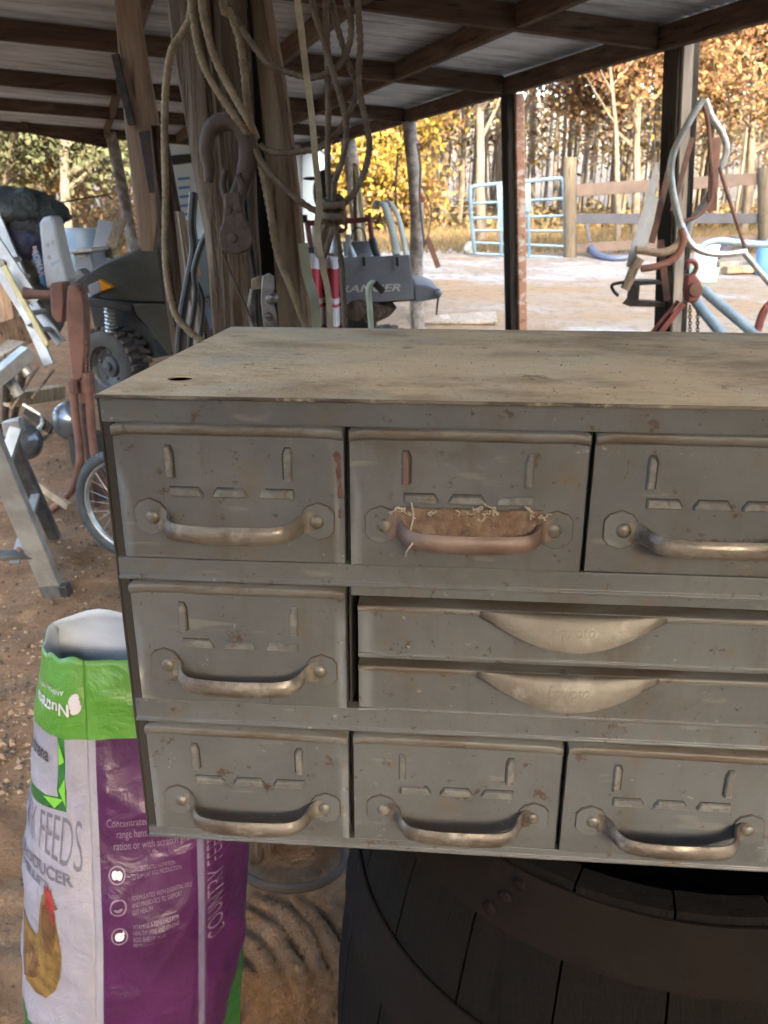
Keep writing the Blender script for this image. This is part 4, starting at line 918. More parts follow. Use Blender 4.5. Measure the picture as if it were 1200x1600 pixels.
# plain brown hen printed on the front
on_bag('hen_picture', [[(.815, .520), (.830, .49), (.845, .445), (.835, .395), (.80, .355), (.74, .325), (.66, .320), (.58, .335), (.51, .370), (.46, .420), (.44, .470), (.49, .462), (.56, .440), (.63, .440), (.675, .470), (.70, .520), (.72, .555), (.755, .572), (.79, .560)]], S_front, PR['gold'], 0.0012)
on_bag('hen_picture', [blob(.60, .385, .095, .034, seed=7, rot=-.25, n=26)], S_front, PR['brown'], 0.0015)
on_bag('hen_picture', [blob(.762, .492, .050, .055, seed=2, rot=.2, n=26)], S_front, PR['brown'], 0.0015)
on_bag('hen_picture', [blob(.782, .550, .030, .017, seed=3, n=20)], S_front, PR['red'], 0.0018)
on_bag('hen_picture', [[(.735, .565), (.742, .582), (.755, .573), (.768, .588), (.780, .573), (.792, .582), (.797, .563), (.77, .560)]], S_front, PR['red'], 0.0019)
on_bag('hen_picture', [[(.812, .553), (.835, .546), (.812, .541)]], S_front, PR['gold'], 0.0019)
on_bag('hen_picture', [blob(.80, .524, .013, .014, seed=4, n=16)], S_front, PR['red'], 0.0019)
text_on('Concentrated feed for free', S_side, 0.14, 0.707, 0.72, 0.022, PR['lilac'])
text_on('range hens. Use as a single', S_side, 0.22, 0.685, 0.66, 0.022, PR['lilac'])
text_on('ration or with scratch grains', S_side, 0.19, 0.663, 0.74, 0.022, PR['lilac'])
for k, (vv, lines) in enumerate(((0.620, ('CONCENTRATED NUTRITION', 'TO SUPPORT EGG PRODUCTION')), (0.565, ('FORMULATED WITH ESSENTIAL OILS', 'AND PREBIOTICS TO SUPPORT', 'GUT HEALTH')), (0.509, ('VITAMINS & MINERALS FOR', 'HEALTHY HENS AND STRONG', 'EGG SHELLS, PLUS', 'PROBIOTICS')))):
    ring = [(0.215+0.075*math.cos(a), vv+0.0165*math.sin(a)) for a in [2*math.pi*i/28 for i in range(28)]]; inn = [(0.215+0.062*math.cos(a), vv+0.0135*math.sin(a)) for a in [2*math.pi*i/28 for i in range(28)]]
    q = [[ring[i], ring[(i+1) % 28], inn[(i+1) % 28], inn[i]] for i in range(28)]; on_bag('print_ring', q, S_side, PR['lilac'])
    if k == 0: on_bag('print_icon', [blob(.195, vv, .028, .008, seed=1), blob(.235, vv-.001, .028, .008, seed=2)], S_side, PR['white'])
    elif k == 1: on_bag('print_icon', [[(0.215+0.045*math.cos(a), vv+0.009*math.sin(a)) for a in (3.4, 3.9, 4.4, 4.9, 5.4, 5.9)] + [(0.215+0.025*math.cos(a), vv+0.004*math.sin(a)) for a in (5.9, 4.7, 3.4)]], S_side, PR['lilac'])
    else: on_bag('print_icon', [blob(.215, vv-.001, .042, .008, seed=5), [(.235, vv+.004), (.25, vv+.011), (.265, vv+.003)]], S_side, PR['white'])
    for i, l in enumerate(lines): text_on(l, S_side, 0.335, vv+0.004-0.0125*i+0.004*(len(lines)-2), 0.018*len(l), 0.0125, PR['lilac'])
text_on('COUNTRY FEEDS', S_gus, 0.30, 0.435, 0.42, 0.24, PR['lilac'], -90, bold=-0.01)
# ---------------------------------------------------------------- utility vehicle seen from its side, nose to the left
m_olive = simple('dark_olive_plastic', (0.030, 0.034, 0.025), (0.052, 0.05, 0.037), 6, 0.45, 0, 0.1, 0.002)
m_blackpl = simple('dusty_black_plastic', (0.015, 0.015, 0.0145), (0.038, 0.033, 0.027), 8, 0.6)
m_tyre = simple('muddy_tyre', (0.032, 0.032, 0.033), (0.06, 0.05, 0.038), 7, 0.85, 0, 0.4, 0.006)
m_mudlug = simple('dried_mud_lug', (0.10, 0.075, 0.05), (0.045, 0.04, 0.035), 12, 0.95)
m_greyrim = simple('dull_grey_rim', (0.11, 0.113, 0.113), (0.05, 0.05, 0.049), 12, 0.5, 0.4)
m_bed = simple('slate_grey_bed_plastic', (0.19, 0.21, 0.24), (0.24, 0.255, 0.28), 5, 0.5)
uv = thing('utility_vehicle', 'dark olive utility vehicle parked under the shed roof, nose to the left', 'vehicle', G(200, 625))
UX = (pt(560, 500, 5.75)-pt(180, 572, 6.95)); UX.z = 0; UX.normalize(); UY = Vector((-UX.y, UX.x, 0))     # backwards, and away from the viewer
if UY.dot(HD) < 0: UY = -UY
def up_(poly, t, depth): q = MB(); return q.prism([pt(x, y, t) for x, y in poly], UY*depth)
up_([(112, 440), (158, 411), (200, 394), (243, 374), (250, 400), (256, 440), (260, 474), (204, 473), (162, 470), (134, 458)], 6.72, 1.25).build('hood', m_olive, uv, bevel=0.02)
up_([(204, 474), (260, 475), (279, 545), (264, 557), (246, 534), (232, 512), (214, 494)], 6.70, 0.22).build('fender', m_olive, uv, bevel=0.012)
up_([(132, 464), (205, 474), (207, 488), (136, 478)], 6.68, 0.35).build('bumper', m_blackpl, uv, bevel=0.012)
up_([(140, 478), (208, 488), (240, 530), (240, 560), (150, 520)], 7.0, 0.9).build('chassis', m_blackpl, uv)
up_([(137, 446), (154, 438), (158, 456), (141, 464)], 6.69, 0.06).build('headlight', simple('grey_lens', (0.25, 0.25, 0.26), rough=0.2), uv, bevel=0.008)
up_([(154, 437), (176, 449), (158, 455)], 6.685, 0.05).build('marker_lamp', simple('amber_reflector', (0.75, 0.27, 0.01), rough=0.3), uv, bevel=0.004)
q = MB(); sa, sb = pt(171, 478, 6.85), pt(173, 520, 6.85)
q.tube([sa.lerp(sb, i/60) + (RT*math.cos(i*0.75) + HD*math.sin(i*0.75))*0.035 for i in range(61)], 0.010, 6); q.build('coil_spring', simple('pale_spring', (0.5, 0.5, 0.48), rough=0.35, metal=0.6), uv, smooth=True)
q = MB(); q.bar(pt(243, 374, 6.75), pt(262, 290, 6.75), 0.04, 0.04); q.build('cab_pillar', m_blackpl, uv)
q = MB(); q.bar(pt(243, 376, 6.75), pt(236, 352, 6.75), 0.03, 0.05); q.build('cab_hinge', m_blackpl, uv, bevel=0.005)
def wheel(c_, ax, R, w, parent, lugs=True):
    tw = MB(); tw.lathe(c_, ax, [(R*.56, -w*.46), (R*.72, -w*.5), (R*.90, -w*.48), (R*.97, -w*.38), (R, -w*.2), (R, w*.2), (R*.97, w*.38), (R*.90, w*.48), (R*.72, w*.5), (R*.56, w*.46)], 40)
    tyre = tw.build('tyre', m_tyre, parent, smooth=True, angle=60)
    ax = Vector(ax).normalized(); a_ = ax.orthogonal().normalized(); b_ = ax.cross(a_)
    if lugs:
        q = MB()
        for k in range(26):
            for s_ in (-1, 1):
                th = 2*math.pi*(k+.25*s_)/26; rd_ = a_*math.cos(th)+b_*math.sin(th); tg = -a_*math.sin(th)+b_*math.cos(th)
                q.obox(Vector(c_)+rd_*(R*1.01)+ax*(s_*w*.27), rd_*R*.045, tg*R*.065, ax*w*.2+tg*R*.02*s_)
        q.build('tread_lugs', m_mudlug, tyre, bevel=0.004)
    q = MB(); q.lathe(c_, ax, [(R*.57, -w*.46), (R*.60, -w*.40), (R*.55, -w*.36), (R*.50, -w*.20), (R*.30, -w*.16), (R*.26, -w*.26), (R*.12, -w*.28), (R*.11, -w*.36), (R*.001, -w*.37)], 32)
    rim = q.build('rim', m_greyrim, tyre, smooth=True, angle=40)
    q = MB()
    for k in range(5): th = 2*math.pi*k/5+.4; q.ball(Vector(c_)-ax*w*.2+(a_*math.cos(th)+b_*math.sin(th))*R*.38, R*.055, seg=8, rings=5)
    q.build('lug_nuts', m_greyrim, tyre, smooth=True)
wc = pt(180, 573, 6.98); wc.z = 0.30; wheel(wc, UY, 0.315, 0.24, uv)
wr_ = wc + UX*1.95; wheel(wr_, UY, 0.315, 0.26, uv)
wheel(wc + UY*1.15, UY, 0.315, 0.24, uv); wheel(wr_ + UY*1.15, UY, 0.315, 0.26, uv)
# cargo bed: near side board, floor, tail board let down
BX = RT; 
def bp_(poly, t, depth): q = MB(); return q.prism([pt(x, y, t) for x, y in poly], HD*depth)
bp_([(512, 404), (640, 398), (647, 468), (514, 478)], 5.60, 0.035).build('bed_side', m_bed, uv, bevel=0.006)
for x in (567, 619):
    bp_([(x-4, 397), (x+5, 396), (x+6, 421), (x-3, 422)], 5.585, 0.02).build('stake_pocket', m_bed, uv, bevel=0.003)
    bp_([(x-1, 402), (x+3, 402), (x+4, 416), (x, 416)], 5.58, 0.01).build('slot', m_dark, uv)
bp_([(514, 466), (646, 458), (647, 470), (514, 479)], 5.64, 1.25).build('bed_floor', m_blackpl, uv)
bp_([(512, 408), (640, 402), (646, 452), (514, 462)], 6.85, 0.035).build('bed_side', m_bed, uv)
bp_([(648, 444), (668, 446), (684, 452), (690, 458), (688, 466), (648, 473)], 5.62, 0.9).build('tail_board', m_bed, uv, bevel=0.012)
q = MB(); q.ball(pt(685, 457, 5.60), 0.026); q.build('hinge_knob', m_silver, uv, smooth=True)
q = MB(); q.tube(pxp([(685, 464), (683, 478), (682, 492)], 5.61), 0.007, 6); q.build('pin', m_iron, uv)
tc = bpy.data.curves.new('t', 'FONT'); tc.body = 'RANGER'; tc.size = 1.0; tc.shear = 0.25; tc.offset = 0.02
to = bpy.data.objects.new('t', tc); COL.objects.link(to); bpy.context.view_layer.update()
me = bpy.data.meshes.new_from_object(to.evaluated_get(bpy.context.evaluated_depsgraph_get())); bpy.data.objects.remove(to)
xm = max(v.co.x for v in me.vertices)
for v in me.vertices:
    x, y = v.co.x/xm, v.co.y/0.70
    v.co = pt(530+96*x, 457-2.5*x-11*y, 5.592) - WL[uv]
me.materials.append(simple('pale_decal', (0.62, 0.64, 0.62), rough=0.4)); lo = bpy.data.objects.new('lettering', me); put(lo, uv)
bp_([(540, 474), (586, 472), (590, 600), (540, 600)], 5.95, 0.7).build('rear_chassis', m_blackpl, uv)
# things in and behind the bed
def tubes(name, label, cat_, mat, paths, t, r, group=None, parts='tube'):
    o = thing(name, label, cat_, pt(paths[0][0][0], paths[0][0][1], t), group)
    for P in paths: q = MB(); q.tube(cat(pxp(P, t), 5), r, 8); q.build(parts, mat, o, smooth=True)
    return o
rc = tubes('folding_chair_frame', 'red tube chair frame with black arm grips standing in the vehicle bed', 'chair', m_redp, [[(480, 344), (483, 368), (486, 386)], [(482, 349), (500, 348), (530, 346), (560, 344), (577, 342)], [(577, 338), (579, 356), (581, 372)]], 5.9, 0.018)
for P in ([(472, 342), (480, 342)], [(486, 386), (488, 400), (498, 412)], [(581, 372), (585, 388), (590, 402)]):
    q = MB(); q.tube(pxp(P, 5.88), 0.026, 8); q.build('grip', m_rubber, rc, smooth=True)
for xy in ((524, 378), (545, 386)):
    q = MB(); q.cyl(pt(xy[0]-2, xy[1]-20, 5.9), pt(xy[0], xy[1], 5.9), 0.02, 0.018); q.cyl(pt(xy[0], xy[1]-2, 5.9), pt(xy[0]+2, xy[1]+16, 5.9), 0.022, 0.05); q.build('chrome_foot', m_silver, rc, smooth=True)
cp = thing('cap', 'black cap with a short brim resting on a brown jug in the vehicle bed', 'cap', pt(508, 325, 6.1))
q = MB(); q.ball(pt(508, 300, 6.1), 0.10, 0.85, 0.9, 1.45, 16, 10); q.build('crown', simple('black_felt', (0.016, 0.018, 0.022), rough=0.8), cp, smooth=True)
q = MB(); q.ball(pt(488, 279, 6.1), 0.075, 0.9, 0.7, 0.16, 14, 8); q.build('brim', simple('black_felt_brim', (0.02, 0.022, 0.027), rough=0.8), cp, smooth=True)
jg = thing('jug', 'brown plastic jug under the black cap in the vehicle bed', 'jug', pt(510, 400, 6.1))
q = MB(); b_ = pt(508, 404, 6.1); q.lathe(b_, (0, 0, 1), [(0.001, 0), (0.085, 0), (0.09, 0.02), (0.09, 0.20), (0.06, 0.28), (0.045, 0.31), (0.045, 0.36), (0.001, 0.36)], 20); q.build('body', simple('tan_brown_plastic', (0.26, 0.16, 0.09), (0.16, 0.10, 0.06), 10, 0.5), jg, smooth=True)
q = MB(); q.tube(cat([b_+RT*.085+Vector((0, 0, .18)), b_+RT*.15+Vector((0, 0, .20)), b_+RT*.13+Vector((0, 0, .29)), b_+RT*.05+Vector((0, 0, .33))], 5), 0.012, 8); q.build('handle', m_rustbar, jg, smooth=True)
jr = thing('bucket', 'dark bucket with reddish rim standing in the vehicle bed', 'bucket', pt(560, 402, 6.3))
q = MB(); q.lathe(pt(560, 404, 6.3), (0, 0, 1), [(0.001, 0), (0.10, 0), (0.12, 0.12), (0.112, 0.12), (0.09, 0.02)], 20); q.build('pail', m_bed, jr, smooth=True)
q = MB(); q.tube(cat([pt(547, 384, 6.3), pt(552, 360, 6.3), pt(566, 358, 6.3), pt(574, 384, 6.3)], 5), 0.006, 6); q.build('bail', m_iron, jr, smooth=True)
m_cream = simple('cream_sheet_metal', (0.58, 0.57, 0.47), (0.46, 0.45, 0.37), 6, 0.45)
for lab, x0, tt in (('wide cream bent metal sheet leaning in the vehicle bed', 0, 6.05), ('narrow cream bent metal strip right of the wide sheet', 17, 6.12)):
    q = MB(); w = 17 if x0 == 0 else 11; P = cat([(580+x0, 326, 0), (584+x0, 315, 0), (591+x0*.8, 314, 0), (598+x0, 330, 0), (608+x0, 365, 0), (614+x0, 400, 0)], 5); A_ = [pt(p.x, p.y, tt) for p in P]; B_ = [pt(p.x+w*.75, p.y+2, tt+.05) for p in P]
    q.loft([[a, b] for a, b in zip(A_, B_)], close=False); tag(q.build('bent_sheet', m_cream, None, smooth=True, solid=0.004, angle=80), lab, 'sheet')
q = MB(); q.bar(pt(556, 258, 7.5), pt(566, 345, 7.5), 0.035, 0.03, HD); q.bar(pt(566, 345, 7.5), pt(572, 400, 7.5), 0.035, 0.03, HD); tag(q.build('wooden_stake', simple('pale_yellow_wood', (0.52, 0.46, 0.24), (0.42, 0.36, 0.19), 12, 0.7), None), 'pale yellow wooden stake upright behind the vehicle bed', 'stake')
q = MB(); q.bar(pt(554, 255, 7.55), pt(556, 400, 7.55), 0.03, 0.03, HD); tag(q.build('wooden_stake', m_rustbar, None), 'dark thin stake left of the pale yellow stake', 'stake')
# striped towel hanging over the bed corner
t = MT('red_striped_towel', 0.9).base((0.62, 0.58, 0.58))
sp = t.n.new('ShaderNodeSeparateXYZ'); t.l.new(t.co, sp.inputs[0])
def band(lo, hi):
    a = t.n.new('ShaderNodeMath'); a.operation = 'GREATER_THAN'; a.inputs[1].default_value = lo; t.l.new(sp.outputs[2], a.inputs[0])
    b = t.n.new('ShaderNodeMath'); b.operation = 'LESS_THAN'; b.inputs[1].default_value = hi; t.l.new(sp.outputs[2], b.inputs[0]); return t.mul(a.outputs[0], b.outputs[0])
for lo_, hi_ in ((.30, .48), (.245, .265), (.10, .125), (.0, .02)): t.mix((0.42, 0.055, 0.075), band(lo_, hi_))
t.bump(t.noise(60), 0.3, 0.004)
q = MB(); rows = []
for i in range(25):
    u = i/24; col_ = []
    for j in range(15):
        v = j/14; x = 478 + 58*u + v*6*u; y = 395 + 8*u + v*135; z_ = 5.42 + 0.05*math.sin(u*14+v*1.5) + 0.03*math.sin(u*31)
        col_.append(pt(x, y, z_))
    rows.append(col_)
q.loft(rows, close=False); tag(q.build('towel', t.m, None, smooth=True, solid=0.004, angle=80), 'white towel with red stripes draped over the vehicle bed corner', 'towel')
# cords on the round barky post
m_dcord = simple('dark_leather', (0.075, 0.055, 0.045), (0.12, 0.09, 0.07), 15, 0.7)
hn = thing('harness_strap', 'dark leather harness straps hanging on the barky round post', 'strap', pt(655, 230, 8.1))
for P, r in (([(652, 224), (657, 260), (656, 300), (658, 340), (662, 368), (663, 388)], .012), ([(655, 285), (664, 300), (672, 318), (674, 340), (668, 372), (662, 388)], .008), ([(622, 240), (618, 290), (620, 330), (624, 355)], .011)):
    q = MB(); q.tube(cat(pxp(P, 8.1), 6), r, 6); q.build('strap', m_dcord, hn, smooth=True)
q = MB(); q.bar(pt(668, 372, 8.08), pt(685, 418, 8.08), 0.05, 0.008, HD); q.build('strap_end', m_rustbar, hn)
q = MB(); q.bar(pt(656, 303, 8.09), pt(662, 316, 8.09), 0.03, 0.01, HD); q.build('red_tie', m_redp, hn)
gk = thing('crook_stake', 'pale green metal stake with a dark bent tip behind the cabinet', 'stake', pz(580, 0, 3.6))
q = MB(); g_ = pt(580, 512, 3.6); q.tube([Vector((g_.x, g_.y, 0)), g_] + cat(pxp([(577, 470), (576, 452), (580, 443), (586, 442)], 3.6), 5), 0.012, 8); q.build('shaft', simple('pale_green_paint', (0.42, 0.48, 0.36), (0.33, 0.36, 0.27), 14, 0.5), gk, smooth=True)
q = MB(); q.tube(pxp([(585, 442), (592, 448), (599, 456)], 3.6), 0.015, 8); q.build('tip', m_iron, gk, smooth=True)
q = MB(); q.prism([G(664, 512)+Vector((0, 0, .02)), G(776, 512)+Vector((0, 0, .02)), G(775, 498)+Vector((0, 0, .05)), G(690, 502)+Vector((0, 0, .05))], (0, 0, .03)); tag(q.build('board', m_grey_wood, None, bevel=.004), 'grey weathered board lying on the yard behind the cabinet', 'board')
q = MB(); q.tube(cat([G(650, 480)+Vector((0, 0, .5)), G(640, 495)+Vector((0, 0, .3)), G(655, 508)+Vector((0, 0, .02))], 6), 0.03, 8); tag(q.build('dry_branch', m_handlewood, None, smooth=True), 'dry tan branch leaning at the foot of the barky post', 'branch')
# dark cordwood below the bed
for k, (x, y, dx, lab) in enumerate(((556, 486, 16, 'dark split firewood piece left under the vehicle bed'), (578, 490, 13, 'dark split firewood piece right under the vehicle bed'))):
    c_ = pt(x, y, 5.5); q = MB(); rough = [(c_ + RT*(math.cos(a)*.07*(1+.2*math.sin(3*a+k))) + UP*(math.sin(a)*.07)) for a in [2*math.pi*i/9 for i in range(9)]]
    q.prism(rough, (HD*.35 + RT*.1)); tag(q.build('firewood', m_rot, None, bevel=.006), lab, 'firewood')
# pale enclosed trailer beyond the far end of the shed
t = MT('pale_blue_white_panel', 0.4).base((0.62, 0.72, 0.76)); t.mix((0.50, 0.60, 0.66), t.noise(1.5, 4, 0.6, 0.4, 0.65, [1, 1, 0.2])); m_trail = t.m
tr = thing('cargo_trailer', 'pale blue white box trailer parked beyond the far end of the shed', 'trailer', pz(380, 0, 12.2))
def tpp(poly, t_, d_, n, m_, **k): q = MB(); q.prism([pt(x, y, t_) for x, y in poly], HD*d_); return q.build(n, m_, tr, **k)
tpp([(255, 214), (502, 226), (500, 455), (262, 462)], 12.2, 2.2, 'box', m_trail, bevel=0.05)
tpp([(250, 216), (506, 228), (506, 234), (250, 222)], 12.14, 2.3, 'roof_rail', m_silver)
tpp([(266, 243), (300, 240), (300, 254), (270, 258)], 12.17, 0.06, 'window', m_rubber, bevel=.01)
for x in (330, 400, 470): tpp([(x, 228), (x+3, 228), (x+3, 456), (x, 456)], 12.185, 0.03, 'seam', m_silver)
for k in range(5): tpp([(277+k*1.5, 278+k*14), (296, 276+k*14), (297, 280+k*14), (278+k*1.5, 282+k*14)], 12.185, 0.03, 'blue_stripe', simple('trailer_blue', (0.12, 0.25, 0.50), rough=.4) if 'trailer_blue' not in bpy.data.materials else bpy.data.materials['trailer_blue'])
for x in (330, 390):
    c_ = pt(x, 470, 12.25); c_.z = .34; q = MB(); q.lathe(c_, HD, [(0.001, 0), (.2, 0), (.34, .02), (.34, .2), (.001, .2)], 24); q.build('wheel', m_tyre, tr, smooth=True, angle=40)

# ---------------------------------------------------------------- left: step ladder, bicycle, vise stand, piles
m_alu = simple('dull_aluminium', (0.36, 0.37, 0.36), (0.24, 0.24, 0.23), 8, 0.42, 0.35, 0.1, 0.002)
m_aluy = simple('yellowed_strip', (0.52, 0.46, 0.24), (0.42, 0.37, 0.2), 12, 0.5)
sl_ = thing('step_ladder', 'worn aluminium step ladder standing at the lower left', 'ladder', G(60, 940))
def chan(parent, p, q_, w, d, name='rail', mat=m_alu):
    p, q_ = Vector(p), Vector(q_); a = (q_-p).normalized(); s_ = (RT - a*RT.dot(a)).normalized(); n_ = a.cross(s_)
    if n_.dot(HD) < 0: n_ = -n_
    mb = MB(); mb.obox((p+q_)/2, (q_-p)/2, s_*w/2, n_*.002)
    for k in (-1, 1): mb.obox((p+q_)/2 + s_*(w/2-.0015)*k + n_*(d/2+.002), (q_-p)/2, s_*.0016, n_*d/2)
    return mb.build(name, mat, parent, bevel=.001)
f1 = G(84, 940); r1 = chan(sl_, f1+Vector((0, 0, .03)), pt(-40, 640, 2.75), .082, .03)
q = MB(); q.bar(f1+Vector((-.005, 0, .075)), f1+Vector((.012, 0, 0)), .085, .04, HD); q.build('foot', m_greyrim, sl_, bevel=.004)
q = MB(); q.bar(f1+Vector((.052, .0, .075)), f1+Vector((.066, 0, .005)), .035, .05, HD); q.build('foot_pad', m_rubber, sl_, bevel=.004)
f2 = G(85, 852); chan(sl_, f2+Vector((0, 0, .02)), pt(2, 662, 3.35), .055, .03, mat=m_greyrim)
chan(sl_, pt(22, 880, 3.05), pt(55, 772, 3.55), .038, .012, 'brace')
chan(sl_, pt(-20, 800, 3.15), pt(24, 668, 3.30), .05, .02, 'brace')
pp([(2, 660), (28, 654), (34, 676), (18, 690), (4, 682)], 3.3, .05).build('top_cap', m_alu, sl_, bevel=.006)
for y in (770, 865): q = MB(); q.bar(pt(-60, y+6, 2.95), pt(22+(y-770)*.42, y, 3.05), .07, .02); q.build('step', m_greyrim, sl_, bevel=.003)
q = MB(); q.lathe(pt(30, 858, 2.93), -HD, [(.010, 0), (.009, .006), (.001, .008)], 10); q.build('rivet', m_rustbar, sl_, smooth=True)
# kid's bicycle wheel
bc = thing('bicycle', 'small bicycle with a knobby front wheel leaning behind the cabinet', 'bicycle', G(186, 882))
bcx = pt(197, 800, 3.52); bcx.z = .262; wa = (HD + RT*0.35).normalized()
a_ = wa.orthogonal().normalized(); 
a_ = Vector((wa.y, -wa.x, 0)); b_ = Vector((0, 0, 1))
wh = MB(); wh.tube([bcx + (a_*math.cos(2*math.pi*i/60) + b_*math.sin(2*math.pi*i/60))*.234 for i in range(61)], .027, 10, caps=False)
ty = wh.build('tyre', simple('grey_blue_bike_tyre', (0.040, 0.050, 0.058), (0.065, 0.075, 0.082), 14, 0.7), bc, smooth=True, angle=80)
q = MB()
for k in range(72):
    th = 2*math.pi*k/72
    for s_ in (-1, 0, 1):
        th2 = th + (.5*2*math.pi/72 if s_ == 0 else 0); rd_ = a_*math.cos(th2)+b_*math.sin(th2); tg = -a_*math.sin(th2)+b_*math.cos(th2)
        q.obox(bcx + rd_*(.234+.0255*(1 if s_ == 0 else .72)) + wa*(.0175*s_), (rd_ + wa*.8*s_).normalized()*.0035, tg*.0065, (wa - rd_*.8*s_).normalized()*.0055)
q.build('tread_knobs', bpy.data.materials['grey_blue_bike_tyre'], ty)
q = MB(); q.lathe(bcx, wa, [(.208, -.013), (.213, -.013), (.213, .013), (.203, .010), (.203, -.010), (.208, -.013)], 48); q.build('rim', m_silver, ty, smooth=True, angle=40)
q = MB()
for k in range(24):
    th = 2*math.pi*k/24; th2 = th + (.9 if k % 4 < 2 else -.9); s_ = (-1)**k
    q.tube([bcx + wa*.025*s_ + (a_*math.cos(th2)+b_*math.sin(th2))*.018, bcx + (a_*math.cos(th)+b_*math.sin(th))*.206], .0014, 4)
q.build('spokes', m_silver, ty)
q = MB(); q.cyl(bcx-wa*.045, bcx+wa*.045, .016); q.build('hub', m_silver, ty, smooth=True, angle=50)
for s_ in (-1, 1): q = MB(); q.tube([bcx+wa*.05*s_, bcx+wa*.045*s_+a_*.04+b_*.20, bcx+wa*.02*s_+a_*.10+b_*.42], .012, 8); q.build('fork_blade', m_rubber, bc, smooth=True)
q = MB(); q.tube([bcx+a_*.10+b_*.40, bcx+a_*.16+b_*.58], .018, 8); q.tube([bcx+a_*.13+b_*.50, bcx+a_*.65+b_*.20], .02, 8); q.build('frame', m_redp, bc, smooth=True)
# rusty post vise on pipe legs
m_vise = simple('rusty_red_iron', (0.20, 0.095, 0.064), (0.125, 0.064, 0.047), 10, 0.75, 0.1, 0.4, 0.003)
vs = thing('vise_stand', 'rusty red post vise on bent pipe legs left of the cabinet', 'vise', G(110, 800))
VT = 3.95
pp([(106, 446), (118, 446), (128, 458), (132, 478), (133, 545), (129, 592), (117, 595), (112, 592), (107, 545), (103, 500), (104, 465)], VT, .085).build('front_jaw', m_vise, vs, bevel=.010)
pp([(77, 443), (98, 441), (101, 470), (98, 505), (88, 505), (79, 492)], VT+.05, .10).build('rear_jaw', m_vise, vs, bevel=.010)
q = MB(); q.tube(pxp([(38, 458), (58, 460), (100, 462)], VT+.08), .022, 12, rfun=lambda u: 1.35 if u < .35 else 1.0); q.build('screw', m_rustbar, vs, smooth=True)
q = MB(); q.bar(pt(131, 482, VT+.02), pt(133, 590, VT+.02), .012, .012)
for k in range(11): q.cyl(pt(133, 535+k*6, VT+.02), pt(136, 537+k*6, VT+.02), .012)
q.build('jaw_spring', m_vise, vs)
q = MB(); q.tube(cat([pt(115, 592, VT), pt(117, 640, VT), pt(124, 695, VT), pt(124, 725, VT), pt(112, 765, VT+.1), G(82, 800)], 6), .020, 10); q.build('leg', m_vise, vs, smooth=True)
q = MB(); q.tube(cat([pt(128, 600, VT+.1), pt(131, 660, VT+.1), pt(138, 720, VT+.1), pt(147, 760, VT+.1), G(152, 790)], 6), .017, 10); q.build('leg', m_rustbar, vs, smooth=True)
q = MB(); q.tube(cat([pt(137, 585, VT+.02), pt(141, 640, VT+.02), pt(146, 700, VT+.02), pt(156, 745, VT+.02), pt(190, 800, VT+.2)], 6), .021, 10); q.build('leg', m_vise, vs, smooth=True)
q = MB(); q.tube(pxp([(137, 582), (139, 612)], VT+.02), .030, 10); q.tube(pxp([(114, 596), (116, 614)], VT), .028, 10); q.build('socket', m_vise, vs, smooth=True)
q = MB(); q.bar(pt(112, 600, VT+.04), pt(142, 602, VT+.04), .05, .06); q.bar(pt(131, 600, VT+.03), pt(133, 630, VT+.03), .04, .03); q.build('collar', m_vise, vs, bevel=.005)
# shiny tank ball on a dark can, and a steel bowl
m_gun = simple('shiny_gunmetal', (0.17, 0.19, 0.21), (0.10, 0.11, 0.125), 5, 0.22, 0.6)
bo = thing('steel_float', 'shiny gunmetal ball resting on a black can behind the vise legs', 'ball', pt(110, 680, 4.5))
q = MB(); q.ball(pt(113, 657, 4.5), .112, seg=24, rings=14); q.build('ball', m_gun, bo, smooth=True, angle=80)
cn = thing('can', 'black crumpled can under the shiny gunmetal ball', 'can', G(135, 790))
px_log([(684, 100, 150), (720, 104, 158), (770, 116, 168), (800, 122, 172)], 4.35, .09, 'can_body', m_rubber, cn, 31, 2.4, .10, None, -.01)
bw = thing('steel_bowl', 'shiny gunmetal dome lying behind the step ladder top', 'bowl', G(40, 720))
c_ = pt(34, 690, 4.3); q = MB(); q.lathe(c_, (HD*-.5 + RT*.5 + Vector((0, 0, .5))), [(.105, 0), (.11, .005), (.10, .04), (.075, .075), (.04, .095), (.001, .10)], 28); q.build('shell', m_gun, bw, smooth=True, angle=80)
# long extension ladder sections and strips leaning in the pile
def stick(name, label, cat_, a, b, t0, t1, w, h, mat, group=None, bev=.003):
    q = MB(); q.bar(pt(*a, t0), pt(*b, t1), w, h, HD); o = q.build(name, mat, None, bevel=bev); return tag(o, label, cat_, group)
ld = thing('extension_ladder', 'aluminium extension ladder leaning across the pile at the far left', 'ladder', G(75, 585))
chan(ld, pt(-45, 320, 4.9), pt(55, 472, 4.7), .060, .03); chan(ld, pt(45, 500, 4.75), pt(76, 570, 4.65), .055, .03); chan(ld, pt(-20, 395, 4.85), pt(48, 505, 4.7), .05, .03)
chan(ld, pt(50, 474, 5.1), pt(95, 536, 5.0), .055, .03); chan(ld, pt(-10, 330, 5.3), pt(44, 458, 5.1), .055, .03)
for k in range(5): q = MB(); q.tube([pt(2+k*13, 410+k*27, 4.75), pt(30+k*13, 405+k*27, 5.1)], .016, 8); q.build('rung', m_alu, ld, smooth=True)
stick('wooden_strip', 'yellow wooden strip lying along the extension ladder', 'strip', (6, 416), (74, 540), 4.68, 4.6, .03, .02, m_aluy)
be = thing('work_bench', 'low aluminium work platform with crossed legs at the left edge', 'platform', G(20, 650))
q = MB(); q.bar(pt(-30, 612, 4.3), pt(45, 549, 4.5), .10, .07); q.build('deck', m_alu, be, bevel=.004)
q = MB(); q.bar(pt(-30, 570, 4.5), pt(28, 535, 4.7), .16, .03); q.build('board', m_grey_wood, be, bevel=.004)
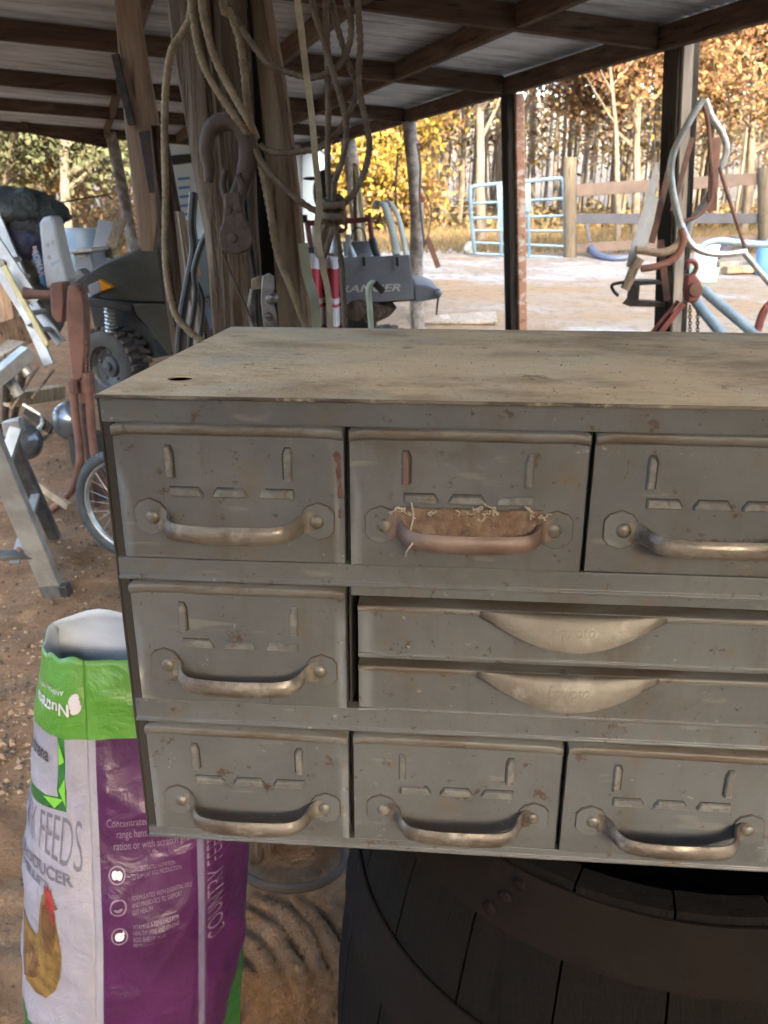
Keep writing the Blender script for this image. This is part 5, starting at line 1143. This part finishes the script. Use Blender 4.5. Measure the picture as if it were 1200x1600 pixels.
for P in ([(24, 562), (46, 585)], [(10, 585), (30, 618)]): q = MB(); q.tube(pxp(P, 4.45), .030, 10); q.build('leg_tube', m_alu, be, smooth=True)
q = MB(); q.tube([pt(10, 590, 4.5), G(8, 660)], .025, 8); q.tube([pt(38, 570, 4.5), G(22, 655)], .025, 8); q.build('leg', m_greyrim, be, smooth=True)
stick('plank', 'dark plank end sticking out of the pile at the left edge', 'plank', (-30, 540), (48, 512), 4.6, 4.9, .16, .03, m_post)
stick('wooden_stick', 'thin dark stick propped on the barn floor near the work platform', 'stick', (18, 640), (60, 573), 4.4, 4.7, .012, .012, m_handlewood)
stick('wooden_stick', 'thin tan stick propped on the barn floor left of the vise', 'stick', (50, 622), (84, 578), 4.5, 4.8, .012, .012, m_plank)
tr_ = thing('trim_frame', 'bent white edged metal frame lying on the barn floor', 'frame', G(60, 660))
q = MB(); q.tube(cat([pt(36, 632, 4.5), pt(50, 640, 4.5), pt(64, 650, 4.5), pt(66, 662, 4.45), pt(60, 670, 4.45)], 4), .012, 8); q.build('edge', m_silver, tr_, smooth=True)
q = MB(); q.bar(pt(40, 640, 4.52), pt(80, 672, 4.45), .05, .012, HD); q.build('strip', m_iron, tr_)
stick('pipe_offcut', 'grey pipe piece lying by the shiny dome', 'pipe', (48, 700), (88, 672), 4.4, 4.5, .022, .022, m_zinc)
stick('timber', 'long dusty timber lying on the barn floor behind the ball', 'timber', (10, 625), (96, 612), 5.2, 5.6, .09, .07, m_plank)
stick('timber', 'dusty pole lying behind the step ladder toward the bicycle', 'timber', (52, 752), (108, 792), 3.9, 3.8, .035, .03, m_handlewood)
cs = thing('crate', 'white plastic piece under the step ladder', 'crate', G(30, 880)); pp([(22, 822), (42, 818), (48, 850), (30, 862)], 3.3, .12).build('side', m_alu, cs, bevel=.01); pp([(24, 848), (40, 846), (42, 866), (28, 870)], 3.5, .1).build('insert', m_bed, cs, bevel=.005)
# sacks, tarp heap and bins in the back pile
def lumpy(name, label, cat_, c_, r, sx, sy, sz, mat, seed, amp=.22):
    q = MB(); q.ball(c_, r, sx, sy, sz, 28, 18); v = []
    for p in q.v: d = Vector(p)-c_; v.append(tuple(c_ + d*(1+amp*noise.noise((d.x*6/r*.3+seed, d.y*6/r*.3, d.z*6/r*.3)) + amp*.7*noise.noise((d.x*14/r*.3, d.y*14/r*.3+seed, d.z*14/r*.3)))))
    q.v = v; return tag(q.build(name, mat, None, smooth=True, angle=180), label, cat_)
m_tarp = simple('black_green_tarp', (0.018, 0.026, 0.026), (0.035, 0.045, 0.045), 6, 0.6, 0, .5, .02); m_navy = simple('navy_cloth', (0.025, 0.028, 0.060), (0.04, 0.04, 0.075), 6, 0.8, 0, .5, .02)
lumpy('tarp', 'black tarp thrown over the top of the back left pile', 'tarp', pt(18, 332, 5.6), .24, 1.5, 1.2, .62, m_tarp, 1)
lumpy('coat', 'black coat bunched under the tarp', 'coat', pt(50, 352, 5.5), .15, 1.2, 1, .85, simple('black_cloth', (0.02, 0.022, 0.026), (0.045, 0.05, 0.055), 8, .75, 0, .5, .02), 2)
lumpy('cloth_bundle', 'navy blue cloth bundle hanging below the tarp', 'bundle', pt(34, 386, 5.45), .155, 1.25, 1, .85, m_navy, 3)
lumpy('cloth_bundle', 'small grey brown cloth bundle between ladder and blue sack', 'bundle', pt(42, 430, 5.4), .12, .9, 1, 1.5, simple('grey_brown_cloth', (.16, .13, .10), (.09, .075, .06), 8, .9, 0, .5, .02), 4)
lumpy('cloth_bundle', 'dim grey cloth bundle below the blue sack', 'bundle', pt(62, 482, 5.4), .16, .8, 1, 1.3, simple('dim_grey_cloth', (.13, .125, .115), (.07, .065, .06), 8, .9, 0, .5, .02), 6)
t = plastic('sack_white', (.44, .48, .52), (.36, .40, .45)); sk = thing('paper_sack', 'tall white feed sack with faint print leaning in the back left pile', 'sack', pt(85, 455, 5.3))
pp([(60, 348), (66, 340), (80, 336), (85, 345), (97, 400), (107, 436), (101, 452), (93, 444), (72, 452), (66, 410)], 5.3, .16).build('body', t, sk, bevel=.02, bseg=3)
for x, y in ((74, 383), (82, 379), (76, 402)): pp([(x-2, y-3), (x+2, y-3), (x+2, y+3), (x-2, y+3)], 5.296, .006).build('print_mark', simple('grey_print', (.3, .31, .33)) if 'grey_print' not in bpy.data.materials else bpy.data.materials['grey_print'], sk)
pp([(80, 411), (92, 405), (93, 409), (81, 415)], 5.296, .006).build('print_mark', simple('blue_print', (.25, .36, .50)), sk)
bs_ = thing('feed_sack', 'blue and white feed sack with white letters beside the white sack', 'sack', pt(60, 455, 5.35))
pp([(44, 392), (59, 392), (72, 440), (72, 458), (62, 458), (50, 430)], 5.34, .14).build('body', plastic('sack_blue', (.05, .17, .42), (.08, .24, .50)), bs_, bevel=.015)
tc = bpy.data.curves.new('t', 'FONT'); tc.body = 'PROMAX'; tc.size = 1.0; tc.offset = .02; to = bpy.data.objects.new('t', tc); COL.objects.link(to); bpy.context.view_layer.update()
me = bpy.data.meshes.new_from_object(to.evaluated_get(bpy.context.evaluated_depsgraph_get())); bpy.data.objects.remove(to); xm = max(v.co.x for v in me.vertices)
for v in me.vertices: x, y = v.co.x/xm, v.co.y/.7; v.co = pt(47+16*x+9*y, 386+47*x-2.5*y, 5.333)-WL[bs_]
me.materials.append(PR['white']); lo = bpy.data.objects.new('lettering', me); put(lo, bs_)
pp([(58, 450), (76, 446), (80, 500), (70, 500)], 5.36, .14).build('lower_print', plastic('sack_teal', (.06, .25, .40), (.04, .14, .36)), bs_, bevel=.01)
bi = thing('storage_bin', 'grey lidded storage bin with pale rim behind the vehicle hood', 'bin', pt(130, 430, 7.6))
pp([(112, 394), (142, 391), (150, 430), (118, 434)], 7.6, .4).build('tub', simple('grey_bin', (.15, .175, .20), rough=.45), bi, bevel=.02)
pp([(108, 390), (144, 387), (145, 394), (110, 397)], 7.55, .5).build('lid', m_alu, bi, bevel=.01); pp([(120, 399), (133, 398), (133, 402), (121, 403)], 7.59, .02).build('handle', m_silver, bi)
q = MB(); q.prism([pt(*p, 6.3) for p in ((102, 428), (124, 420), (134, 430), (112, 446))], HD*.15); tag(q.build('foam_slab', m_silver, None, bevel=.008), 'white foam slab lying before the grey bin', 'slab')
q = MB(); b0 = pt(140, 400, 9.0); q.lathe(Vector((b0.x, b0.y, .55)), (0, 0, 1), [(.001, 0), (.24, 0), (.26, .05), (.26, .75), (.23, .82), (.001, .82)], 24); tag(q.build('plastic_drum', simple('pale_blue_drum', (.17, .25, .34), (.21, .28, .35), 6, .4), None, smooth=True, angle=40), 'pale blue plastic drum behind the grey bin', 'drum')
q = MB(); q.lathe(Vector((b0.x, b0.y, -.02)), (0, 0, 1), [(.001, 0), (.3, 0), (.3, .57), (.001, .57)], 16); tag(q.build('stump', m_post, None, smooth=True, angle=40), 'wood stump carrying the pale blue drum', 'stump')
stick('board', 'tan board leaning against the pole behind the vehicle hood', 'board', (190, 342), (168, 402), 8.2, 8.0, .10, .03, m_plank); stick('board', 'dark board leaning beside the tan board behind the vehicle hood', 'board', (166, 345), (156, 395), 8.4, 8.3, .14, .03, m_bed)
q = MB(); q.tube(cat([pt(78, 320, 7.5), pt(110, 314, 7.5), pt(150, 307, 7.5), pt(168, 306, 7.5), pt(175, 312, 7.5)], 5), .008, 6); tag(q.build('wire', m_iron, None, smooth=True), 'dark wire running from the tarp toward the far pole', 'wire')
hc = MB(); rr_ = [[0.34, 0.05], [0.31, .03], [.30, .07]]; c0 = atz(455, 1345, 0.03)
hc.tube([c0 + Vector(((.13+.004*k_)*math.cos(a), (.10+.004*k_)*math.sin(a), .012+.02*k_)) for k_ in (0,) for a in [2*math.pi*i/30 for i in range(31)]], .011, 8)
tag(hc.build('hose', simple('dusty_brown_hose', (.045, .032, .023), (.03, .022, .017), 12, .8), None, smooth=True), 'coiled dusty hose lying on the dirt beside the barrel', 'hose')
# ---------------------------------------------------------------- yard: gate, fence, odds and ends
m_gate = simple('pale_blue_gate_paint', (0.13, 0.21, 0.28), (0.10, 0.16, 0.215), 4, 0.4, 0.2)
GT = 15.0
ga = thing('farm_gate', 'pale blue tubular farm gate standing open in the yard', 'gate', G(810, 405))
def gt_(paths, r, name, t=GT): 
    for P in paths: q = MB(); q.tube(cat(pxp(P, t), 4), r, 8); q.build(name, m_gate, ga, smooth=True)
gt_([[(742, 396), (737, 350), (735, 300), (736, 294), (742, 291), (790, 286), (868, 279), (876, 280), (880, 288), (882, 340), (883, 404)]], .033, 'outer_frame')
for a, b in ((318, 310), (341, 337), (360, 361), (379, 385), (396, 403)): gt_([[(739, a), (790, (a*2+b)/3), (882, b)]], .024, 'gate_bar')
gt_([[(781, 287), (783, 398)]], .03, 'upright'); gt_([[(824, 284), (827, 401)]], .03, 'upright')
for poly in ([(776, 290), (792, 288), (795, 360), (779, 361)], [(818, 288), (829, 287), (830, 330), (820, 331)]): q = MB(); q.prism([pt(*p, GT-.03) for p in poly], HD*.02); q.build('sheet_panel', m_gate, ga)
q = MB(); q.lathe(G(734, 398)+Vector((0, 0, .11)), HD, [(.001, -.03), (.1, -.03), (.11, 0), (.1, .03), (.001, .03)], 16); q.build('roller', m_silver, ga, smooth=True)
m_fp = wood('pale_fence_post', (0.15, 0.125, 0.092), (0.10, 0.083, 0.06), (0.18, 0.16, 0.125), 2, 6)
def fence_post(x, y0, yb, t, r, lab):
    a = pt(x, y0, t); b = pt(x, yb, t); b.z = terrain(b.x, b.y)-.1; o = rough_pole([a, a.lerp(b, .5), b], r, 'fence_post', m_fp, None, int(x), amp=.05); tag(o, lab, 'post'); return a, b
fence_post(890, 246, 414, 15.0, .115, 'thick pale round gate post right of the blue gate')
fence_post(1195, 262, 420, 15.6, .13, 'pale fence post at the right edge beyond the tube frame')
def rail(x0, y0, x1, y1, t0, t1, h, m_, lab): 
    q = MB(); q.bar(pt(x0, y0, t0), pt(x1, y1, t1), .05, h); tag(q.build('fence_rail', m_, None, bevel=.008), lab, 'rail')
m_railp = simple('pinkish_rail', (.125, .09, .072), (.095, .07, .058), 5, .8); m_raild = simple('blue_grey_rail', (.055, .058, .075), (.042, .044, .055), 5, .7)
rail(896, 298, 1204, 278, 15.05, 15.7, .20, m_railp, 'pinkish top rail of the yard fence')
rail(896, 342, 1204, 341, 15.06, 15.7, .17, m_raild, 'blue grey middle rail of the yard fence')
rail(896, 388, 1204, 372, 15.05, 15.7, .16, m_railp, 'brownish low rail of the yard fence')
q = MB(); q.bar(pt(916, 350, 14.9), pt(922, 378, 14.8), .05, .04, HD); tag(q.build('prop', m_raild, None), 'short dark prop below the middle fence rail', 'prop')
bl = thing('wheelbarrow_tray', 'dark blue curved tray lying by the gate post', 'tray', G(950, 405)); q = MB(); q.tube(cat([G(922, 400)+Vector((0, 0, .12)), G(935, 405)+Vector((0, 0, .06)), G(960, 409)+Vector((0, 0, .05)), G(990, 410)+Vector((0, 0, .08))], 5), .06, 8, rfun=lambda u: 1.3-.8*u); q.build('shell', simple('dark_blue_plastic', (.06, .09, .16), (.09, .11, .16), 5, .5), bl, smooth=True)
bk_ = thing('bucket', 'white bucket standing on a green tub in the yard', 'bucket', G(1098, 430)); gp = G(1098, 440)
q = MB(); q.lathe(gp+Vector((0, 0, .20)), (0, 0, 1), [(.001, 0), (.15, 0), (.175, .30), (.165, .30), (.14, .02)], 20); q.build('pail', simple('white_plastic', (.72, .74, .76), rough=.4), bk_, smooth=True, angle=40)
tb = thing('tub', 'light green tub under the white bucket in the yard', 'tub', gp); q = MB(); q.lathe(gp, (0, 0, 1), [(.001, 0), (.19, 0), (.21, .19), (.001, .195)], 20); q.build('shell', simple('mint_plastic', (.30, .55, .38), rough=.45), tb, smooth=True, angle=40)
q = MB(); q.tube(cat(pxp([(1090, 392), (1105, 380), (1130, 376), (1165, 380), (1230, 384)], 9.5), 5), .035, 8); tag(q.build('trailer_tongue', m_blue, None, smooth=True), 'pale blue tube rail in the yard behind the silver frame', 'rail')
bq = thing('water_tank', 'blue plastic jug at the right edge of the yard', 'jug', G(1196, 430)); q = MB(); q.lathe(G(1198, 432), (0, 0, 1), [(.001, 0), (.17, 0), (.19, .05), (.19, .36), (.12, .48), (.05, .52), (.05, .58), (.001, .58)], 20); q.build('body', simple('blue_plastic', (.10, .24, .42), (.14, .30, .48), 4, .4), bq, smooth=True, angle=50)
for k, (x, y, dx, lab) in enumerate(((1150, 424, 30, 'grey timber lying behind the chain hoist in the yard'), (1165, 432, 34, 'long pale timber lying in front of the grey timber in the yard'), (1130, 410, 14, 'dark block tipped up beside the white bucket'))):
    a, b = G(x-dx, y), G(x+dx, y-2); q = MB(); q.bar(a+Vector((0, 0, .08)), b+Vector((0, 0, .08 if k < 2 else .35)), .14, .10); tag(q.build('timber', (m_grey_wood, m_plank, m_raild)[k], None, bevel=.01), lab, 'timber')
wf = thing('wire_fence', 'thin sagging wire fence along the foot of the woods', 'fence', pt(700, 330, 24))
for y in (312, 322, 332): q = MB(); q.tube(cat(pxp([(640, y+4), (700, y+1), (735, y), (770, y+2)], 24), 4), .012, 5); q.build('wire', m_zinc, wf)
# ---------------------------------------------------------------- trees
def leaf_cloud(centers, size, rnd, aspect=1.6):
    n = len(centers); c = np.array(centers); d = rnd.normal(size=(n, 3)); d /= np.linalg.norm(d, axis=1)[:, None]; e = rnd.normal(size=(n, 3)); e -= (e*d).sum(1)[:, None]*d; e /= np.linalg.norm(e, axis=1)[:, None]
    s = size*rnd.uniform(.6, 1.35, size=(n, 1)); f = np.cross(d, e); tip = d*s*aspect*.5
    return np.stack([c-tip, c+e*s*.42+f*s*.10, c+tip, c-e*s*.42+f*s*.10], 1).reshape(-1, 3)
def leaf_obj(name, V, mats, mi, parent, loc=None):
    n = len(V)//4; base = np.array(WL[parent]) if parent is not None else np.zeros(3)
    me = bpy.data.meshes.new(name); me.vertices.add(len(V)); me.vertices.foreach_set('co', (V-base).ravel()); me.loops.add(4*n); me.loops.foreach_set('vertex_index', np.arange(4*n, dtype=np.int32))
    me.polygons.add(n); me.polygons.foreach_set('loop_start', np.arange(0, 4*n, 4, dtype=np.int32)); me.polygons.foreach_set('loop_total', np.full(n, 4, dtype=np.int32))
    for m_ in mats: me.materials.append(m_)
    me.polygons.foreach_set('material_index', np.asarray(mi, dtype=np.int32)); me.update(calc_edges=True)
    o = bpy.data.objects.new(name, me); put(o, parent); return o
def leaf_mat(name, c, tr=0.35):
    t = MT(name, .7, 0, .2).base(c); inf = t.n.new('ShaderNodeTexNoise'); t.mix(tuple(x*.6 for x in c), t.noise(1.3, 3, .6, .4, .65, fixed=True))
    tb_ = t.n.new('ShaderNodeBsdfTranslucent'); t.l.new(t.col, tb_.inputs[0]); ms = t.n.new('ShaderNodeMixShader'); ms.inputs[0].default_value = tr
    t.l.new(t.b.outputs[0], ms.inputs[1]); t.l.new(tb_.outputs[0], ms.inputs[2]); t.l.new(ms.outputs[0], t.n['Material Output'].inputs[0]); return t.m
L = dict(orange=leaf_mat('oak_leaf_orange', (.30, .175, .095)), rust=leaf_mat('oak_leaf_rust', (.23, .125, .07)), gold=leaf_mat('gold_leaf', (.33, .24, .11)), yellow=leaf_mat('yellow_leaf', (.38, .28, .06)),
         green=leaf_mat('cedar_green', (.12, .14, .075)), olive=leaf_mat('olive_leaf', (.16, .15, .085)), brown=leaf_mat('dry_brown_leaf', (.165, .11, .062)), tan=leaf_mat('dry_grass_tan', (.235, .165, .08)))
m_trunk = simple('grey_brown_trunk', (.17, .14, .105), (.11, .09, .068), 5, .9, 0, .6, .02); m_trunkd = simple('haze_pale_trunk', (.20, .175, .15), (.14, .12, .10), 4, .9)  # even bark tone, then a paler one with distant haze in its colour
def tree(name, label, base_, h, r, seed, lean=(0, 0), split=.4, nb=9, spread=.45, leaves=0, lsize=.12, lm=(), lrad=.5, mat=None, group=None, levels=3, up=.55):
    rnd = random.Random(seed); nr = np.random.default_rng(seed); o = thing(name, label, 'tree', base_, group); q = MB(); tips = []
    def branch(p, d, L_, r_, lv):
        P = [p]; dd = d.normalized(); n = 5 if lv else 9
        for i in range(n):
            dd = (dd + Vector((rnd.uniform(-1, 1), rnd.uniform(-1, 1), rnd.uniform(-.5, 1)*.5))*(.10 if lv == 0 else .20)).normalized(); P.append(P[-1]+dd*L_/n)
        q.tube(P, r_, 7 if lv == 0 else (5 if lv == 1 else 4), rfun=lambda u: 1-.78*u)
        if lv >= levels-1: tips.extend(P[2:]); return
        k = nb if lv == 0 else max(3, nb//2)
        for i in range(k):
            u = (split if lv == 0 else .25) + (1-(split if lv == 0 else .25))*(i+rnd.random())/k*.97; j = min(n-1, int(u*n)); c_ = P[j].lerp(P[j+1], u*n-j)
            a = rnd.uniform(0, 2*math.pi); d2 = Vector((math.cos(a), math.sin(a), rnd.uniform(up*.4, up*1.6))) + dd*.3
            branch(c_, d2, L_*spread*rnd.uniform(.7, 1.15)*(1.15-.45*u), r_*(1-.72*u)*.55, lv+1)
        tips.append(P[-1])
    branch(Vector(base_)-Vector((0, 0, .1)), Vector((lean[0], lean[1], 1)), h, r, 0)
    q.build('trunk', mat or m_trunk, o, smooth=True, angle=60)
    if leaves:
        T = np.array([tuple(p) for p in tips]); C_ = T[nr.integers(0, len(T), leaves)] + nr.normal(size=(leaves, 3))*lrad*np.array([1, 1, .8])
        leaf_obj('crown', leaf_cloud(C_, lsize, nr), [L[k] for k in lm], nr.integers(0, len(lm), leaves), o)
    return o
def onter(x, t): p = pz(x, 0, t); return Vector((p.x, p.y, terrain(p.x, p.y)))
tree('oak_tree', 'oak with orange-brown leaves behind the fence left of the dark eave post', onter(985, 21), 6.4, .11, 11, (-.05, 0), .30, 13, .42, 24200, 0.093, ('orange', 'orange', 'rust', 'gold'), .34, up=.35)
tree('oak_tree', 'oak with rusty leaves behind the fence right of the dark eave post', onter(1150, 22), 7.0, .115, 12, (.02, 0), .28, 13, .42, 24200, 0.093, ('orange', 'rust', 'gold'), .36, up=.35)
tree('oak_tree', 'tall golden oak rising behind the other oaks at the upper right', onter(1090, 27), 10.5, .14, 13, (0, 0), .40, 13, .36, 22000, 0.105, ('orange', 'gold', 'rust'), .5, up=.4)
tree('bare_tree', 'bare pale tree with forked branches behind the farm gate', onter(750, 18.5), 5.6, .125, 21, (-.01, 0), .36, 11, .5, 500, .10, ('gold', 'tan'), .4, up=1.0)
tree('bare_tree', 'slim bare tree left of the flaking post', onter(772, 23), 7.0, .07, 22, (.03, 0), .35, 9, .4, 0, up=.9)
tree('bare_tree', 'slender leaning bare trunk behind the fence beside the oak', onter(958, 19), 5.2, .075, 23, (-.12, 0), .45, 7, .35, 0, up=.8)
tree('yellow_tree', 'bright yellow tree seen between the two barky posts', onter(590, 24), 8.5, .16, 31, (0, 0), .18, 14, .40, 26400, 0.105, ('yellow', 'gold', 'yellow'), .5, up=.5)
tree('yellow_tree', 'bright yellow tree behind the hanging rope loops', onter(525, 27), 9.5, .17, 32, (0, 0), .15, 14, .42, 26400, 0.118, ('yellow', 'yellow', 'gold'), .55, up=.5)
tree('golden_tree', 'golden tree at the wood edge right of the barky post', onter(690, 27), 9.0, .15, 33, (0, 0), .35, 12, .36, 9240, 0.099, ('gold', 'olive', 'orange'), .5, up=.6)
tree('yellow_bush', 'low bright yellow bush behind the hanging rope loops', onter(545, 21), 3.8, .07, 34, (0, 0), .05, 14, .5, 14000, .10, ('yellow', 'yellow', 'gold'), .42, up=.5)
tree('yellow_bush', 'low yellow bush left of the barky round post', onter(605, 22.5), 3.6, .07, 35, (0, 0), .05, 14, .5, 11000, .10, ('yellow', 'gold', 'orange'), .42, up=.5)
tree('cedar_tree', 'green cedar seen under the roof at the far left', onter(115, 17), 6.2, .13, 41, (.03, 0), .30, 16, .36, 19800, 0.081, ('green', 'olive', 'green'), .38, up=.3)
tree('cedar_tree', 'large dull green cedar at the left edge of the view', onter(20, 20), 8.5, .16, 42, (0, 0), .16, 18, .34, 22000, 0.093, ('green', 'olive'), .45, up=.3)
tree('orange_tree', 'low orange leaved tree behind the pile at the left', onter(150, 22), 6.5, .12, 43, (0, 0), .10, 16, .42, 19800, 0.099, ('orange', 'gold', 'gold'), .5, up=.35)
tree('orange_tree', 'orange leaved tree between the two cedars at the left', onter(62, 25), 8.0, .12, 44, (0, 0), .12, 16, .38, 19800, 0.105, ('orange', 'gold', 'yellow'), .5, up=.4)
# the woods beyond: too many to count
nr = np.random.default_rng(7); rnd = random.Random(7); q = MB(); LV = []; LI = []; tips = []
for k in range(520):
    x = rnd.uniform(-260, 1450); t_ = rnd.uniform(25, 62); b_ = onter(x, t_); hgt = rnd.uniform(8, 16); r0 = rnd.uniform(.035, .11); q.m = 0 if rnd.random() < .55 else 1
    ln = Vector((rnd.uniform(-.05, .05), rnd.uniform(-.05, .05), 1)); P = [b_-Vector((0, 0, .2))]
    for i in range(5): P.append(P[-1] + ln*hgt/5 + Vector((rnd.uniform(-.12, .12), rnd.uniform(-.12, .12), 0)))
    q.tube(P, r0, 5, rfun=lambda u: 1-.75*u)
    for i in range(8):
        j = rnd.randrange(1, 5); c_ = P[j].lerp(P[j+1], rnd.random()); a = rnd.uniform(0, 6.28); e = c_ + Vector((math.cos(a), math.sin(a), rnd.uniform(.1, .9)))*rnd.uniform(.7, 2.2)
        mid = c_.lerp(e, .5)+Vector((0, 0, rnd.uniform(-.1, .2))); q.tube([c_, mid, e], r0*.28, 4, rfun=lambda u: 1-.7*u); tips.append((tuple(e), x, t_)); tips.append((tuple(mid), x, t_))
LM = ['gold', 'orange', 'brown', 'olive', 'green', 'yellow', 'rust']
wmat = [m_trunk, m_trunkd]; 
wo = q.build('woods_trunks', wmat, None, loc=(0, 0, 0)); tag(wo, 'leafless grey trunks of the deep woods behind the yard', None, None, 'stuff')
C_ = []
for (e, x, t_) in tips:
    w = (.3, .25, .3, .05, .05, .05, .0) if x > 820 else ((.25, .08, .22, .15, .1, .20, 0) if x > 400 else (.2, .25, .1, .15, .25, .05, 0))
    n = rnd.randint(4, 22); c_ = rnd.choices(range(7), w)[0]
    C_.append(np.array(e) + nr.normal(size=(n, 3))*np.array([.55, .55, .4])); LI += [c_]*n
C_ = np.concatenate(C_)
# leaf litter and undergrowth along the wood edge
n = 16000; ux = nr.uniform(-200, 1400, n); ut = nr.uniform(23, 50, n); G_ = np.array([tuple(onter(a, b)) for a, b in zip(ux, ut)]); G_[:, 2] += np.abs(nr.normal(size=n))*.28
C_ = np.concatenate([C_, G_]); LI += list(nr.choice([0, 2, 2, 0, 3], n))
V = leaf_cloud(C_, .15, nr); tag(leaf_obj('woods_foliage', V, [L[k] for k in LM], LI, None), 'autumn leaves and undergrowth filling the deep woods', None, None, 'stuff')
# tufts of dry grass at the far side of the yard
n = 9000; ux = nr.uniform(560, 1300, n); ut = 15.5 + 9*nr.random(n); B_ = np.array([tuple(onter(a, b)) for a, b in zip(ux, ut)]); dr = nr.normal(size=(n, 3))*np.array([.06, .06, 0]); hh = nr.uniform(.06, .22, (n, 1)); w_ = np.array(RT)*.012
V = np.stack([B_-w_, B_+w_, B_+dr+w_*.3+np.array([0, 0, 1])*hh, B_+dr-w_*.3+np.array([0, 0, 1])*hh], 1).reshape(-1, 3); tag(leaf_obj('dry_grass', V, [L['tan'], L['brown'], L['olive']], nr.choice([0, 0, 1, 2], n), None), 'short dry grass along the far side of the yard', None, None, 'stuff')
# rise of the land behind the woods
h = MB(); rings = []
for i in range(31):
    a = math.radians(-75 + 150*i/30); rings.append([(math.sin(a)*r, math.cos(a)*r, z*(1+.15*noise.noise((i*.4, r*.1, 2)))) for r, z in ((62, .5), (78, 6), (100, 13), (130, 16))])
h.loft(rings, close=False); tag(h.build('hill_beyond_woods', simple('far_wood_floor', (.22, .185, .145), (.16, .135, .105), .3, .95), None, smooth=True, loc=(0, 0, 0)), kind='structure')
